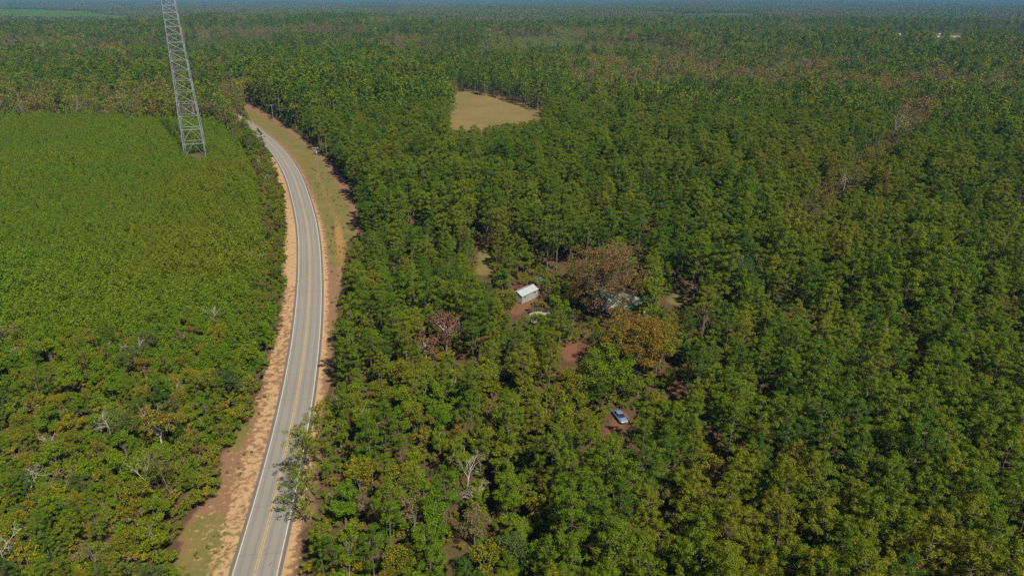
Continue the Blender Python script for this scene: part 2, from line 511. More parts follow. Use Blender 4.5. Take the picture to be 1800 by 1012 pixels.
t.links.new(c, b.inputs['Base Color']); b.inputs['Roughness'].default_value = .85
bp = N(t, 'ShaderNodeBump'); bp.inputs['Strength'].default_value = .25; bp.inputs['Distance'].default_value = .02
t.links.new(fine, bp.inputs['Height']); t.links.new(bp.outputs[0], b.inputs['Normal'])
M['asphalt'] = m
def paint(name, col, keep):
    m, t, b = mat(name); g = N(t, 'ShaderNodeNewGeometry')
    f = ramp(t, noise(t, 1.3, 4, .7, g.outputs['Position']), [(keep - .06, 0.), (keep + .1, 1.)])
    t.links.new(mix(t, f, (0.120, 0.109, 0.093), col), b.inputs['Base Color']); b.inputs['Roughness'].default_value = .7
    return m
M['white_paint'] = paint('white_road_paint', (0.360, 0.344, 0.306), .34)
M['yellow_paint'] = paint('yellow_road_paint', (0.339, 0.218, 0.046), .38)

road = strip('road', -4.05, 4.05, .07, M['asphalt'], None, .012, 8, True); tag(road, kind='structure')
sh = .012
for nm, o, w, k in (('edge_line', -3.36, .14, 'white_paint'), ('edge_line', 3.36, .14, 'white_paint'), ('centre_line', -.16, .13, 'yellow_paint'), ('centre_line', .16, .13, 'yellow_paint')):
    strip(nm, o - w / 2, o + w / 2, .078, M[k], road, .012)

# ------------------------------------------------------------------ ground sheet with masks
corridor_px = [(300, 1060), (318, 945), (342, 900), (383, 868), (388, 800), (420, 768), (444, 720), (460, 672), (474, 625), (486, 585), (497, 525), (502, 472), (503, 400),
               (500, 340), (487, 300), (474, 262), (464, 240), (448, 222), (436, 204), (428, 188), (434, 180), (444, 186), (478, 204), (510, 226), (545, 252), (580, 284), (604, 316), (622, 350),
               (632, 385), (632, 405), (612, 424), (604, 470), (597, 520), (590, 560), (586, 600), (582, 660), (572, 700), (562, 780), (556, 850), (550, 905), (530, 935), (521, 1012), (515, 1060)]
field_px = [(801, 167), (812, 164), (832, 166), (860, 170), (890, 177), (918, 186), (940, 195), (956, 203), (945, 211), (905, 214), (880, 216), (835, 224), (808, 227), (791, 225), (797, 212), (795, 202), (802, 188), (799, 178)]
clear_px = {
    'grass_patch': [(834, 424), (856, 428), (862, 450), (860, 484), (838, 484), (840, 450)],
    'shed_yard': [(898, 509), (925, 501), (948, 507), (948, 523), (928, 541), (908, 556), (898, 552), (898, 535)],
    'red_yard': [(996, 608), (1018, 604), (1026, 610), (1008, 636), (994, 634)],
    'car_yard': [(1082, 724), (1101, 716), (1109, 724), (1100, 745), (1074, 762), (1062, 770), (1056, 764), (1072, 750)],
    'track': [(1172, 692), (1182, 674), (1198, 670), (1202, 682), (1188, 704)],
    'side_lawn': [(1172, 522), (1220, 505), (1226, 520), (1195, 537), (1172, 537)],
    'bottom_yard': [(794, 980), (810, 972), (838, 971), (842, 984), (804, 990)],
    'house': [(1062, 536), (1090, 512), (1112, 512), (1126, 546), (1100, 556), (1070, 553)],
}
lawn = {'grass_patch', 'side_lawn'}
gx0, gx1, gy0, gy1, gs = -330, 330, 15, 690, 1.5
gx = np.arange(gx0, gx1 + .1, gs); gy = np.arange(gy0, gy1 + .1, gs)
X, Y = np.meshgrid(gx, gy); Z = terrain(X, Y)
P0x, P0y, _ = project(X, Y, Z)
rd, ri = road_dist(X, Y)
Z = Z - .10 * (np.abs(rd) < 5.5) - .22 * sstep(4.5, 7.5, np.abs(rd)) * (1 - sstep(9, 14, np.abs(rd))) + .12 * (fbm(X / 6, Y / 6, 3) - .5) * (np.abs(rd) > 5)
corr = inpoly(P0x, P0y, corridor_px).astype(float)
def blur(a, n=1):
    for _ in range(n):
        a = a.copy(); a[1:-1, 1:-1] = (a[1:-1, 1:-1] * 2 + a[:-2, 1:-1] + a[2:, 1:-1] + a[1:-1, :-2] + a[1:-1, 2:]) / 6
    return a
fld = inpoly(P0x, P0y, [(790, 150), (832, 160), (880, 169), (965, 190), (965, 250), (780, 250)]).astype(float)
ad = np.abs(rd)
left = rd < 0
far_part = sstep(225, 290, Y)
# pale sand next to the asphalt
cst = 6.4 + 2.4 * (fbm(Y / 14, X * 0 + 3, 9) - .5) + 1.4 * sstep(118, 95, Y) * 0
sand = np.where(left, np.maximum(.50 * (1 - sstep(4.6, 6.0, ad)), .80 * np.exp(-((ad - cst) / 1.3) ** 2)) * (1 - .25 * far_part) + .20 * (ad < 10) * (Y > 190), (1 - sstep(4.0, 6.2, ad)) * (1 - .45 * far_part)) * (ad < 40)
sand = np.maximum(sand, .55 * corr * left * (Y < 150) * fbm(X / 9, Y / 9, 5))
# right grass verge (upper part)
verge = corr * (~left) * sstep(170, 225, Y) * sstep(4.5, 7, ad) * (1 - .62 * sstep(13, 17, ad))
verge = np.maximum(verge, .78 * inpoly(P0x, P0y, [(290, 1040), (318, 945), (345, 905), (392, 892), (425, 935), (398, 1040)]))
verge = np.maximum(verge, inpoly(P0x, P0y, [(398, 806), (410, 770), (432, 735), (442, 745), (425, 792), (406, 815)]))
clay = np.zeros_like(X)
trk = np.array([unproject(*p)[:2] for p in ((556, 300), (562, 317), (578, 355), (592, 387), (597, 417), (598, 446), (594, 500))])
trk = resample(trk, 1.5)
for i in range(len(trk)):
    clay = np.maximum(clay, np.exp(-((X - trk[i, 0]) ** 2 + (Y - trk[i, 1]) ** 2) / 1.9 ** 2) * (.62 + .38 * math.exp(-((i / len(trk) - .72) / .14) ** 2)))
yard = np.zeros_like(X); lawnm = np.zeros_like(X)
for k, p in clear_px.items():
    inn = inpoly(P0x, P0y, p)
    if k in lawn: lawnm = np.maximum(lawnm, inn)
    elif k not in ('bottom_yard', 'litter_gap', 'left_gap'): yard = np.maximum(yard, inn)
hp = unproject(1020, 590); yard = np.maximum(yard, .5 * np.exp(-((X - hp[0]) ** 2 + (Y - hp[1]) ** 2) / 14 ** 2))
young_poly = [(-400, 204), (200, 205), (310, 208), (385, 214), (425, 262), (450, 320), (462, 400), (452, 500), (425, 540), (330, 556), (250, 582), (120, 600), (0, 604), (-400, 640)]
yg = inpoly(P0x, P0y, young_poly).astype(float)
mask1 = np.stack((blur(sand, 1), blur(np.maximum(verge, blur(lawnm.astype(float), 2)), 2), blur(np.maximum(clay, 0), 1), blur(yard.astype(float), 2)), -1)
mask2 = np.stack((blur(fld, 1), blur(yg, 3), blur(corr, 2), np.ones_like(X)), -1)
me = bpy.data.meshes.new('ground'); ny, nx = X.shape
V = np.stack((X, Y, Z), -1).reshape(-1, 3); q = np.arange(nx * ny).reshape(ny, nx)
F = np.stack((q[:-1, :-1], q[:-1, 1:], q[1:, 1:], q[1:, :-1]), -1).reshape(-1, 4)
me.from_pydata(V.tolist(), [], F.tolist())
for nm, a in (('mask_a', mask1), ('mask_b', mask2)):
    me.color_attributes.new(nm, 'FLOAT_COLOR', 'POINT').data.foreach_set('color', a.reshape(-1, 4).astype(np.float32).ravel())

m, t, b = mat('ground')
g = N(t, 'ShaderNodeNewGeometry'); P = g.outputs['Position']
n1 = noise(t, .9, 5, .65, P); n2 = noise(t, .16, 4, .6, P); n3 = noise(t, 3.2, 4, .7, P); n4 = noise(t, .45, 4, .65, P)
aA = N(t, 'ShaderNodeAttribute', attribute_name='mask_a'); aB = N(t, 'ShaderNodeAttribute', attribute_name='mask_b')
sa = N(t, 'ShaderNodeSeparateColor'); sb = N(t, 'ShaderNodeSeparateColor'); t.links.new(aA.outputs[0], sa.inputs[0]); t.links.new(aB.outputs[0], sb.inputs[0])
def thr(mk, nz, amt=.9, soft=.16, bias=0.):
    s = mth(t, 'ADD', mk, mth(t, 'MULTIPLY', mth(t, 'SUBTRACT', nz, .5), amt))
    r = N(t, 'ShaderNodeMapRange', interpolation_type='SMOOTHSTEP'); r.inputs[1].default_value = .5 - soft + bias; r.inputs[2].default_value = .5 + soft + bias
    t.links.new(s, r.inputs[0]); return r.outputs[0]
litter = mix(t, n1, (0.040, 0.024, 0.014), (0.086, 0.049, 0.028))
litter = mix(t, mth(t, 'MULTIPLY', ramp(t, n2, [(.45, 0.), (.65, 1.)]), .6), litter, (0.061, 0.047, 0.023))
c = litter
c = mix(t, thr(sb.outputs[1], n4, .5), c, mix(t, n1, (0.052, 0.049, 0.014), (0.086, 0.069, 0.029)))                # plantation floor
brown = mix(t, n3, (0.110, 0.061, 0.036), (0.173, 0.101, 0.058))
c = mix(t, thr(sb.outputs[2], n4, .5), c, brown)                                                             # raw bank beside the road
gr = mix(t, n4, (0.095, 0.086, 0.024), (0.130, 0.095, 0.036)); gr = mix(t, mth(t, 'MULTIPLY', ramp(t, n2, [(.4, 0.), (.6, 1.)]), .7), gr, (0.069, 0.078, 0.018))
gr = mix(t, mth(t, 'MULTIPLY', ramp(t, n3, [(.45, 0.), (.75, 1.)]), .45), gr, (0.173, 0.115, 0.054))
c = mix(t, thr(sa.outputs[1], n4, .8), c, gr)
sand_c = mix(t, n1, (0.245, 0.148, 0.074), (0.330, 0.225, 0.123))
c = mix(t, mth(t, 'MULTIPLY', thr(sa.outputs[0], n1, 1.9, .20), .95), c, sand_c)
c = mix(t, mth(t, 'MULTIPLY', thr(sa.outputs[2], n1, 1.0, .2, .08), .9), c, mix(t, n3, (0.213, 0.102, 0.040), (0.277, 0.148, 0.052)))
c = mix(t, thr(aA.outputs['Alpha'], n4, .5), c, mix(t, n3, (0.091, 0.042, 0.022), (0.133, 0.064, 0.035)))
fm = N(t, 'ShaderNodeMapping'); fm.inputs['Rotation'].default_value = (0, 0, .5); fm.inputs['Scale'].default_value = (.45, .02, 1); t.links.new(P, fm.inputs[0])
fs = noise(t, 1., 3, .6, fm.outputs[0])
fc = mix(t, fs, (0.113, 0.083, 0.028), (0.158, 0.113, 0.047)); fc = mix(t, mth(t, 'MULTIPLY', ramp(t, noise(t, .035, 4, .65, P), [(.40, 0.), (.62, 1.)]), .75), fc, (0.101, 0.085, 0.023))
c = mix(t, thr(sb.outputs[0], n4, .3), c, fc)
t.links.new(c, b.inputs['Base Color']); b.inputs['Roughness'].default_value = .95; b.inputs['Specular IOR Level'].default_value = .1
bp = N(t, 'ShaderNodeBump'); bp.inputs['Strength'].default_value = .5; bp.inputs['Distance'].default_value = .15
t.links.new(n1, bp.inputs['Height']); t.links.new(bp.outputs[0], b.inputs['Normal'])
me.materials.append(m); me.update()
for p in me.polygons: p.use_smooth = True
tag(link('ground', me), kind='structure')

# terrain out to the horizon (polar rings, a little below the near sheet)
rr = np.r_[np.linspace(0, 600, 7), np.geomspace(660, 15000, 90)]; na = 180
A_ = np.linspace(0, 2 * math.pi, na, endpoint=False)
RX, RA = np.meshgrid(rr, A_, indexing='ij'); tx, ty = RX * np.sin(RA), RX * np.cos(RA)
tz = terrain(tx, ty) - np.where(RX < 700, 1.2, .3)
q = np.arange(tx.size).reshape(tx.shape); qn = np.roll(q, -1, 1)
F = np.stack((q[:-1], q[1:], qn[1:], qn[:-1]), -1).reshape(-1, 4)
me = bpy.data.meshes.new('terrain'); me.from_pydata(np.stack((tx, ty, tz), -1).reshape(-1, 3).tolist(), [], F.tolist())
m, t, b = mat('far_forest_floor'); g = N(t, 'ShaderNodeNewGeometry')
t.links.new(mix(t, noise(t, .02, 4, .6, g.outputs['Position']), (.045, .055, .014), (.085, .065, .03)), b.inputs['Base Color']); b.inputs['Roughness'].default_value = 1
b.inputs['Specular IOR Level'].default_value = .05
me.materials.append(m); me.update(); tag(link('terrain', me), kind='structure')

# ------------------------------------------------------------------ placed things: tower, poles, sign, shed, house, trailer, car
def at(px, py): return unproject(px, py)

M['galv'] = plain('galvanised_steel', (.215, .245, .280), .45, .35, .12, 1.)
M['galv_dark'] = plain('dull_galvanised_steel', (.085, .100, .120), .5, .3, .15, 1.)
M['pole_wood'] = plain('weathered_pole_wood', (0.150, 0.124, 0.094), .9, 0, .3, 5)
M['porcelain'] = plain('grey_porcelain', (.30, .30, .29), .3)
M['wire'] = plain('dark_wire', (0.038, 0.038, 0.038), .6)
M['dark_metal'] = plain('dark_painted_metal', (0.034, 0.032, 0.030), .5)
M['post'] = plain('brown_post_wood', (0.120, 0.068, 0.041), .9)

# lattice tower
tb = (at(327.5, 275) + at(362, 273)) / 2
_, _, tzc = project(*tb); wbase = 34.5 / FPX * tzc
TH = 132.0
az_t = math.atan2(tb[0], tb[1]); rot_t = -az_t + math.radians(-5)
tower = thing('lattice_tower', 'tall galvanised steel lattice tower rising out of the young pine plantation', 'tower', tb, rot_t)
hw = lambda z: (wbase * (1 - .60 * min(z, 95) / 95) if z <= 95 else wbase * .40 - (z - 95) * .02) / 2
corn = [(-1, -1), (1, -1), (1, 1), (-1, 1)]
def tpt(k, z): return np.array((corn[k % 4][0] * hw(z), corn[k % 4][1] * hw(z), z))
lev = [0.]; step = 7.0
while lev[-1] < TH - 3:
    lev.append(lev[-1] + step); step = max(3.1, step * .93 if lev[-1] > 13 else step)
for k in range(4):
    G = Geo()
    for z0, z1 in zip(lev[:-1], lev[1:]): G.tube(tpt(k, z0), tpt(k, z1), .23 - .0009 * z0, .23 - .0009 * z1, 6)
    link('leg', G.mesh('leg', [M['galv']]), tower)
    G = Geo(); G.box((corn[k][0] * hw(0), corn[k][1] * hw(0), -.1), (1.6, 1.6, .8)); link('footing', G.mesh('footing', [M['galv_dark']]), tower)
for i, (z0, z1) in enumerate(zip(lev[:-1], lev[1:])):
    for k in range(4):
        a, b_, c_, d_ = tpt(k, z0), tpt(k + 1, z0), tpt(k, z1), tpt(k + 1, z1)
        segs = []
        if i < 2:
            mid = (c_ + d_) / 2
            segs = [(a, mid), (b_, mid)]
        elif k in (0, 2):
            segs = [(c_, b_)]
        else:
            segs = [(a, d_)] if i % 2 else [(b_, c_)]
        for p, q_ in segs:
            G = Geo(); G.tube(p, q_, .085, .085, 4); link('diagonal_brace', G.mesh('diagonal_brace', [M['galv']]), tower)
        G = Geo(); G.tube(c_, d_, .07 if i > 1 else .10, .07 if i > 1 else .10, 4); link('horizontal_brace', G.mesh('horizontal_brace', [M['galv']]), tower)
G = Geo()
for s in (-.35, .35):
    for z0, z1 in zip(lev[:-1], lev[1:]):
        off = lambda z: np.array((-hw(z) + .9 + s, -hw(z) + .45, z))
        G.tube(off(z0), off(z1), .07, .07, 4)
for z in np.arange(1, TH - 4, 1.0): G.box((-hw(z) + .9, -hw(z) + .45, z), (.7, .04, .05))
link('cable_ladder', G.mesh('cable_ladder', [M['galv_dark']]), tower)
G = Geo(); G.tube((0, 0, TH - 3), (0, 0, TH + 4), .06, .03, 6); link('lightning_rod', G.mesh('lightning_rod', [M['galv']]), tower)

# power poles with cross-arms
pole_spec = [((558.8, 302), 11.6, 'brown wooden power pole with pale crossarm standing in the mown roadside verge'),
             ((481, 214), 11.0, 'wooden power pole with crossarm against the dark edge of the pine stand'),
             ((383, 186), 12.5, 'farthest wooden power pole, its pale crossarm showing above brown trees')]
pbase = [at(*p) for p, _, _ in pole_spec]
arm_pts = []
for i, ((p, h, lb), bpos) in enumerate(zip(pole_spec, pbase)):
    dirv = pbase[min(i + 1, 2)] - pbase[max(i - 1, 0)]
    rzp = math.atan2(-dirv[0], dirv[1]) * .35
    r_ = thing('power_pole', lb, 'power pole', bpos, rzp, 'wooden power poles along the verge')
    G = Geo(); G.tube((0, 0, -.5), (0, 0, h), .20, .13, 8); link('pole', G.mesh('pole', [M['pole_wood']]), r_)
    G = Geo(); G.box((0, -.17, h - .55), (3.0, .13, .17)); link('crossarm', G.mesh('crossarm', [M['porcelain'] if i != 1 else M['galv']]), r_)
    for x in (-1.35, -.6, .6, 1.35):
        G = Geo(); G.tube((x, -.17, h - .46), (x, -.17, h - .32), .05, .09, 6); G.tube((x, -.17, h - .32), (x, -.17, h - .2), .09, .04, 6)
        link('insulator', G.mesh('insulator', [M['porcelain']]), r_)
    if i == 0:
        G = Geo(); G.tube((.32, -.2, h - 3.0), (.32, -.2, h - 2.1), .26, .26, 10); G.tube((.32, -.2, h - 2.1), (.32, -.2, h - 2.02), .28, .2, 10)
        link('transformer', G.mesh('transformer', [M['porcelain']]), r_)
    for s in (-1, 1):
        G = Geo(); G.tube((s * .85, -.2, h - .6), (0, -.14, h - 1.35), .03, .03, 4); link('arm_brace', G.mesh('arm_brace', [M['galv_dark']]), r_)
    cz, sz = math.cos(rzp), math.sin(rzp)
    arm_pts.append([bpos + np.array((x * cz + .17 * sz, x * sz - .17 * cz, h - .2)) for x in (-1.35, .6, 1.35)])
for i in range(2):
    for w in range(3):
        a, b_ = arm_pts[i][w], arm_pts[i + 1][w]; G = Geo(); pr = a
        for k in range(1, 15):
            t_ = k / 14; p = a + (b_ - a) * t_ - (0, 0, 4 * 2.2 * t_ * (1 - t_)); G.tube(pr, p, .022, .022, 3); pr = p
        tag(link('power_line', G.mesh('power_line', [M['wire']])), ('thin sagging wire between the verge power pole and the pole by the dark pines', 'thin sagging wire from the pole by the dark pines to the farthest pole')[i], 'power line', 'wires strung between the power poles')

# sign on a post at the clay track
sp_ = at(587.6, 412.5)
r_ = thing('road_sign', 'dark square sign on a tall brown post beside the orange clay track', 'sign', sp_, math.radians(-8))
G = Geo(); G.box((0, 0, 1.3), (.13, .13, 3.0)); link('post', G.mesh('post', [M['post']]), r_)
G = Geo(); G.box((0, -.09, 2.75), (.70, .05, .75)); link('panel', G.mesh('panel', [M['dark_metal']]), r_)

# fallen sticks on the asphalt
for p0, p1, lb in (((462, 967.3), (470, 966), 'thin dark stick lying beside the double yellow line'), ((448.6, 980.6), (453.5, 980.2), 'short dark twig lying across the tower side of the yellow line'), ((472.5, 994.5), (478.8, 988.5), 'slanting dark stick lying in the middle of the traffic lane')):
    a = at(*p0); b_ = at(*p1); G = Geo(); n_ = 4; pr = a + (0, 0, .12)
    for k in range(1, n_ + 1):
        q_ = a + (b_ - a) * k / n_ + (rng.normal() * .03, rng.normal() * .03, .12); G.tube(pr, q_, .05, .035, 4); pr = q_
    G.tube(a + (b_ - a) * .5 + (0, 0, .12), a + (b_ - a) * .65 + (.12, .3, .13), .025, .015, 3)
    tag(link('stick', G.mesh('stick', [M['dark_metal']])), lb, 'stick', 'sticks on the road')

# small metal shed --------------------------------------------------
def ribbed(name, col, rough=.45, metal=.4, pitch=.3):
    m, t, b = mat(name); tc = N(t, 'ShaderNodeTexCoord')
    w = noise(t, .8, 4, .6, tc.outputs['Object']); c = mix(t, w, tuple(x * .82 for x in col), tuple(x * 1.1 for x in col))
    st = noise(t, 5., 3, .6, tc.outputs['Object']); c = mix(t, ramp(t, st, [(.62, 0.), (.8, .5)]), c, (.23, .15, .10))
    t.links.new(c, b.inputs['Base Color']); b.inputs['Roughness'].default_value = rough; b.inputs['Metallic'].default_value = metal
    return m
M['shed_wall'] = ribbed('pale_grey_steel_siding', (0.347, 0.353, 0.341)); M['shed_roof'] = ribbed('light_grey_steel_roof', (0.372, 0.397, 0.422))
M['shed_trim'] = plain('grey_trim', (0.186, 0.205, 0.217), .5)
M['dark_glass'] = plain('dark_glass', (0.012, 0.015, 0.019), .1)
M['white'] = plain('off_white_siding', (0.409, 0.397, 0.353), .6, 0, .12, 1.5)
M['green_roof'] = plain('faded_green_roofing', (.13, .235, .175), .6, 0, .35, 1.2)
M['house_wall'] = plain('pale_house_siding', (0.310, 0.310, 0.298), .7, 0, .15, 1.)
M['brick'] = plain('red_brick', (0.155, 0.056, 0.037), .9)
M['red_metal'] = plain('faded_red_metal', (.085, .022, .018), .6, 0, .4, 2.)
M['tyre'] = plain('black_rubber', (0.012, 0.012, 0.012), .8)
M['rim'] = plain('alloy_rim', (0.310, 0.310, 0.322), .3, .8)
M['teal'] = plain('teal_tarpaulin', (.014, .055, .045), .5)

def gable_building(root, L, Wd, hwall, rise, over, mw, mr, n_ribs, mt):
    G = Geo(); x, y = L / 2, Wd / 2
    v = [(-x, -y, 0), (x, -y, 0), (x, y, 0), (-x, y, 0), (-x, -y, hwall), (x, -y, hwall), (x, y, hwall), (-x, y, hwall), (-x, 0, hwall + rise), (x, 0, hwall + rise)]
    G.add(v, [[0, 1, 5, 4], [2, 3, 7, 6], [1, 2, 6, 9, 5], [3, 0, 4, 8, 7]])
    wall = link('wall', G.mesh('wall', [mw]), root)
    if n_ribs:
        G = Geo()
        for k in range(n_ribs):
            xx = -x + (k + .5) * L / n_ribs
            for s in (-1, 1): G.box((xx, s * (y + .012), hwall / 2), (.05, .03, hwall - .02))
        nr = max(4, int(n_ribs * Wd / L))
        for k in range(nr):
            yy = -y + (k + .5) * Wd / nr
            for s in (-1, 1): G.box((s * (x + .012), yy, hwall / 2 + .1), (.03, .05, hwall))
        tag(link('siding_rib', G.mesh('siding_rib', [mw]), wall), kind='stuff')
    sl = math.atan2(rise, y); n = max(4, int(L / .9))
    ov = y + over
    roof = None
    for s in (-1, 1):
        for k in range(n):                                # roofing sheets, each its own piece
            x0 = -x - over + k * (L + 2 * over) / n; x1 = x0 + (L + 2 * over) / n - .012
            e = ov; z0 = hwall + rise + .05 + .004 * (k % 2); z1 = z0 - rise * ov / y
            G = Geo(); th = .05
            q0 = [(x0, 0.02 * s, z0), (x1, .02 * s, z0), (x1, s * e, z1), (x0, s * e, z1)]
            vv = q0 + [(a, b_, c_ - th) for a, b_, c_ in q0]
            f = [[0, 1, 2, 3], [7, 6, 5, 4], [0, 4, 5, 1], [1, 5, 6, 2], [2, 6, 7, 3], [3, 7, 4, 0]]
            if s > 0: f = [list(reversed(i)) for i in f]
            G.add(vv, f)
            link('roof_sheet', G.mesh('roof_sheet', [mr]), root)
    G = Geo(); G.box((0, 0, hwall + rise + .07), (L + 2 * over, .3, .05)); link('ridge_cap', G.mesh('ridge_cap', [mt]), root)
    for s in (-1, 1):
        G = Geo(); G.box((0, s * (ov + .03), hwall + rise - rise * ov / y + .02), (L + 2 * over, .05, .14)); link('eave_trim', G.mesh('eave_trim', [mt]), root)
    return wall

def opening(root, name, c, w, h, axis, mframe, mpane, panes=1):
    """framed window or door on a wall; axis 'x' wall runs along x"""
    fr = .07
    G = Geo()
    def bx(dx, dz, sx, sz, th, out):
        p = (c[0] + dx, c[1] + out, c[2] + dz) if axis[0] == 'x' else (c[0] + out, c[1] + dx, c[2] + dz)
        s = (sx, th, sz) if axis[0] == 'x' else (th, sx, sz)
        return p, s
    sg = -1 if axis[1] == '-' else 1
    for dx, dz, sx, sz in ((-w / 2, 0, fr, h), (w / 2, 0, fr, h), (0, h / 2, w + fr, fr), (0, -h / 2, w + fr, fr)):
        G.box(*bx(dx, dz, sx, sz, .06, sg * .035))
    f = link(name, G.mesh(name, [mframe]), root)
    for k in range(panes):
        G = Geo(); G.box(*bx(-w / 2 + (k + .5) * w / panes, 0, w / panes - fr, h - fr, .03, sg * .02)); link('pane' if mpane is M['dark_glass'] else 'leaf_panel', G.mesh('pane', [mpane]), f)
    return f

pA, pB, pC = at(917.5, 535.5), at(945.5, 521), at(902, 527)     # near corner, far end of the front wall, back corner of the gable
fd = unit((pB - pA)[:2]); bd = np.array((-fd[1], fd[0]))
L = float(np.linalg.norm((pB - pA)[:2])); L = min(max(L, 6.5), 8.2); Wd = 3.7
cen = pA[:2] + fd * L / 2 + bd * Wd / 2
ang = math.atan2(fd[1], fd[0])
shed = thing('metal_shed', 'small pale grey metal shed with a gabled roof in the yard', 'shed', (cen[0], cen[1], float(terrain(*cen)) + .05), ang)
gable_building(shed, L, Wd, 2.35, .95, .15, M['shed_wall'], M['shed_roof'], 22, M['shed_trim'])
opening(shed, 'door', (-L * .02, -Wd / 2, 1.02), 1.7, 1.95, 'x-', M['shed_trim'], M['shed_wall'], 2)
for x in (-L * .33, L * .30): opening(shed, 'window', (x, -Wd / 2, 1.75), .75, .45, 'x-', M['shed_trim'], M['dark_glass'])
G = Geo()
for x in np.linspace(-L / 2 + .3, L / 2 - .3, 4):
    for s in (-1, 1): G.box((x, s * (Wd / 2 - .25), -.08), (.4, .4, .16))
tag(link('foundation_block', G.mesh('foundation_block', [M['porcelain']]), shed), kind='stuff')

# house with faded green roof under the big trees
hc = at(1094, 545)
house = thing('house', 'pale house with a faded green gabled roof half hidden under rust brown branches', 'house', (hc[0], hc[1], hc[2] + .3), math.radians(-34))
hwall = gable_building(house, 12, 8, 2.7, 1.9, .5, M['house_wall'], M['green_roof'], 0, M['shed_trim'])
opening(house, 'door', (-1, -4, 1.05), 1.0, 2.1, 'x-', M['white'], M['brick'])
for x in (-4, 2, 4.4): opening(house, 'window', (x, -4, 1.5), 1.1, 1.2, 'x-', M['white'], M['dark_glass'], 2)
for y in (-2, 2): opening(house, 'window', (6, y, 1.5), 1.1, 1.2, 'y+', M['white'], M['dark_glass'], 2); opening(house, 'window', (-6, y, 1.5), 1.1, 1.2, 'y-', M['white'], M['dark_glass'], 2)
G = Geo(); G.box((3.2, .9, 4.6), (.8, .8, 2.2)); ch = link('chimney', G.mesh('chimney', [M['brick']]), house)
G = Geo(); G.box((-1, -5.2, .1), (5, 2.4, .2)); link('porch_floor', G.mesh('porch_floor', [M['pole_wood']]), house)
G = Geo(); G.add([(-3.8, -4.1, 2.6), (1.8, -4.1, 2.6), (1.8, -6.7, 2.15), (-3.8, -6.7, 2.15), (-3.8, -4.1, 2.5), (1.8, -4.1, 2.5), (1.8, -6.7, 2.05), (-3.8, -6.7, 2.05)], [[3, 2, 1, 0], [4, 5, 6, 7], [0, 1, 5, 4], [1, 2, 6, 5], [2, 3, 7, 6], [3, 0, 4, 7]])
link('porch_roof', G.mesh('porch_roof', [M['shed_roof']]), house)
for x in (-3.4, -.2, 1.4):
    G = Geo(); G.box((x, -6.3, 1.15), (.14, .14, 1.9)); link('porch_post', G.mesh('porch_post', [M['white']]), house)

# old camper trailer in the brush in front of the shed
tc_ = at(949, 566)
M['camper_paint'] = plain('stained_cream_paint', (.24, .225, .17), .6, 0, .35, 1.2)
camper = thing('camper_trailer', 'old off-white camper trailer overgrown by bare vines in front of the shed', 'camper', tc_ + (0, 0, .35), math.radians(24))
G = Geo(); prof = [(-3, .3), (-3.05, 1.2), (-2.7, 2.1), (-2.2, 2.3), (2.4, 2.3), (2.85, 2.0), (3.05, 1.1), (2.9, .3)]
n_ = len(prof); v = [(x, -1.1, z) for x, z in prof] + [(x, 1.1, z) for x, z in prof]
G.add(v, [list(range(n_)), list(range(2 * n_ - 1, n_ - 1, -1))] + [[(i + 1) % n_, i, n_ + i, n_ + (i + 1) % n_] for i in range(n_)])
link('body', G.mesh('body', [M['camper_paint']]), camper)
for x in (-1.9, 1.6): opening(camper, 'window', (x, -1.1, 1.55), .9, .55, 'x-', M['shed_trim'], M['dark_glass'])
opening(camper, 'door', (0, -1.1, 1.2), .7, 1.7, 'x-', M['shed_trim'], M['camper_paint'])
for s in (-1, 1):
    G = Geo(); G.tube((.2, s * .95, .1), (.2, s * 1.15, .1), .38, .38, 14); w_ = link('wheel', G.mesh('wheel', [M['tyre']]), camper)
G = Geo(); G.tube((-3, 0, .25), (-4.2, 0, .2), .06, .06, 4); link('tow_bar', G.mesh('tow_bar', [M['dark_metal']]), camper)

# red utility trailer behind the shed, tarp covered pile
rt_ = at(916, 509)
ut = thing('utility_trailer', 'faded red metal utility trailer parked behind the pale shed', 'trailer', rt_ + (0, 0, .45), ang)
G = Geo(); G.box((0, 0, .1), (3.6, 1.8, .12)); link('bed', G.mesh('bed', [M['red_metal']]), ut)
for s in (-1, 1):
    G = Geo(); G.box((0, s * .93, .42), (3.6, .06, .5)); link('side_board', G.mesh('side_board', [M['red_metal']]), ut)
    G = Geo(); G.tube((-.2, s * .98, -.1), (-.2, s * 1.2, -.1), .33, .33, 12); link('wheel', G.mesh('wheel', [M['tyre']]), ut)
G = Geo(); G.box((1.82, 0, .42), (.06, 1.8, .5)); link('tail_board', G.mesh('tail_board', [M['red_metal']]), ut)
G = Geo(); G.tube((-1.8, 0, .1), (-3.0, 0, 0), .06, .05, 4); link('tow_bar', G.mesh('tow_bar', [M['dark_metal']]), ut)
tp = at(945, 494); G = Geo(); R = np.random.default_rng(3)
gxx, gyy = np.meshgrid(np.linspace(-1.7, 1.7, 13), np.linspace(-1.3, 1.3, 11))
gz = 1.15 * np.clip(1 - (np.abs(gxx) / 1.75) ** 4, 0, 1) * np.clip(1 - (np.abs(gyy) / 1.35) ** 4, 0, 1) * (1 + .18 * R.normal(size=gxx.shape)) + .02
qi = np.arange(gxx.size).reshape(gxx.shape)
G.add(np.stack((gxx, gyy, gz), -1).reshape(-1, 3), np.stack((qi[:-1, :-1], qi[:-1, 1:], qi[1:, 1:], qi[1:, :-1]), -1).reshape(-1, 4).tolist())
o = link('tarp_covered_pile', G.mesh('tarp_covered_pile', [M['teal']]), None, tp); o.rotation_euler.z = .4
tag(o, 'teal tarpaulin draped over a low pile behind the shed', 'tarpaulin')

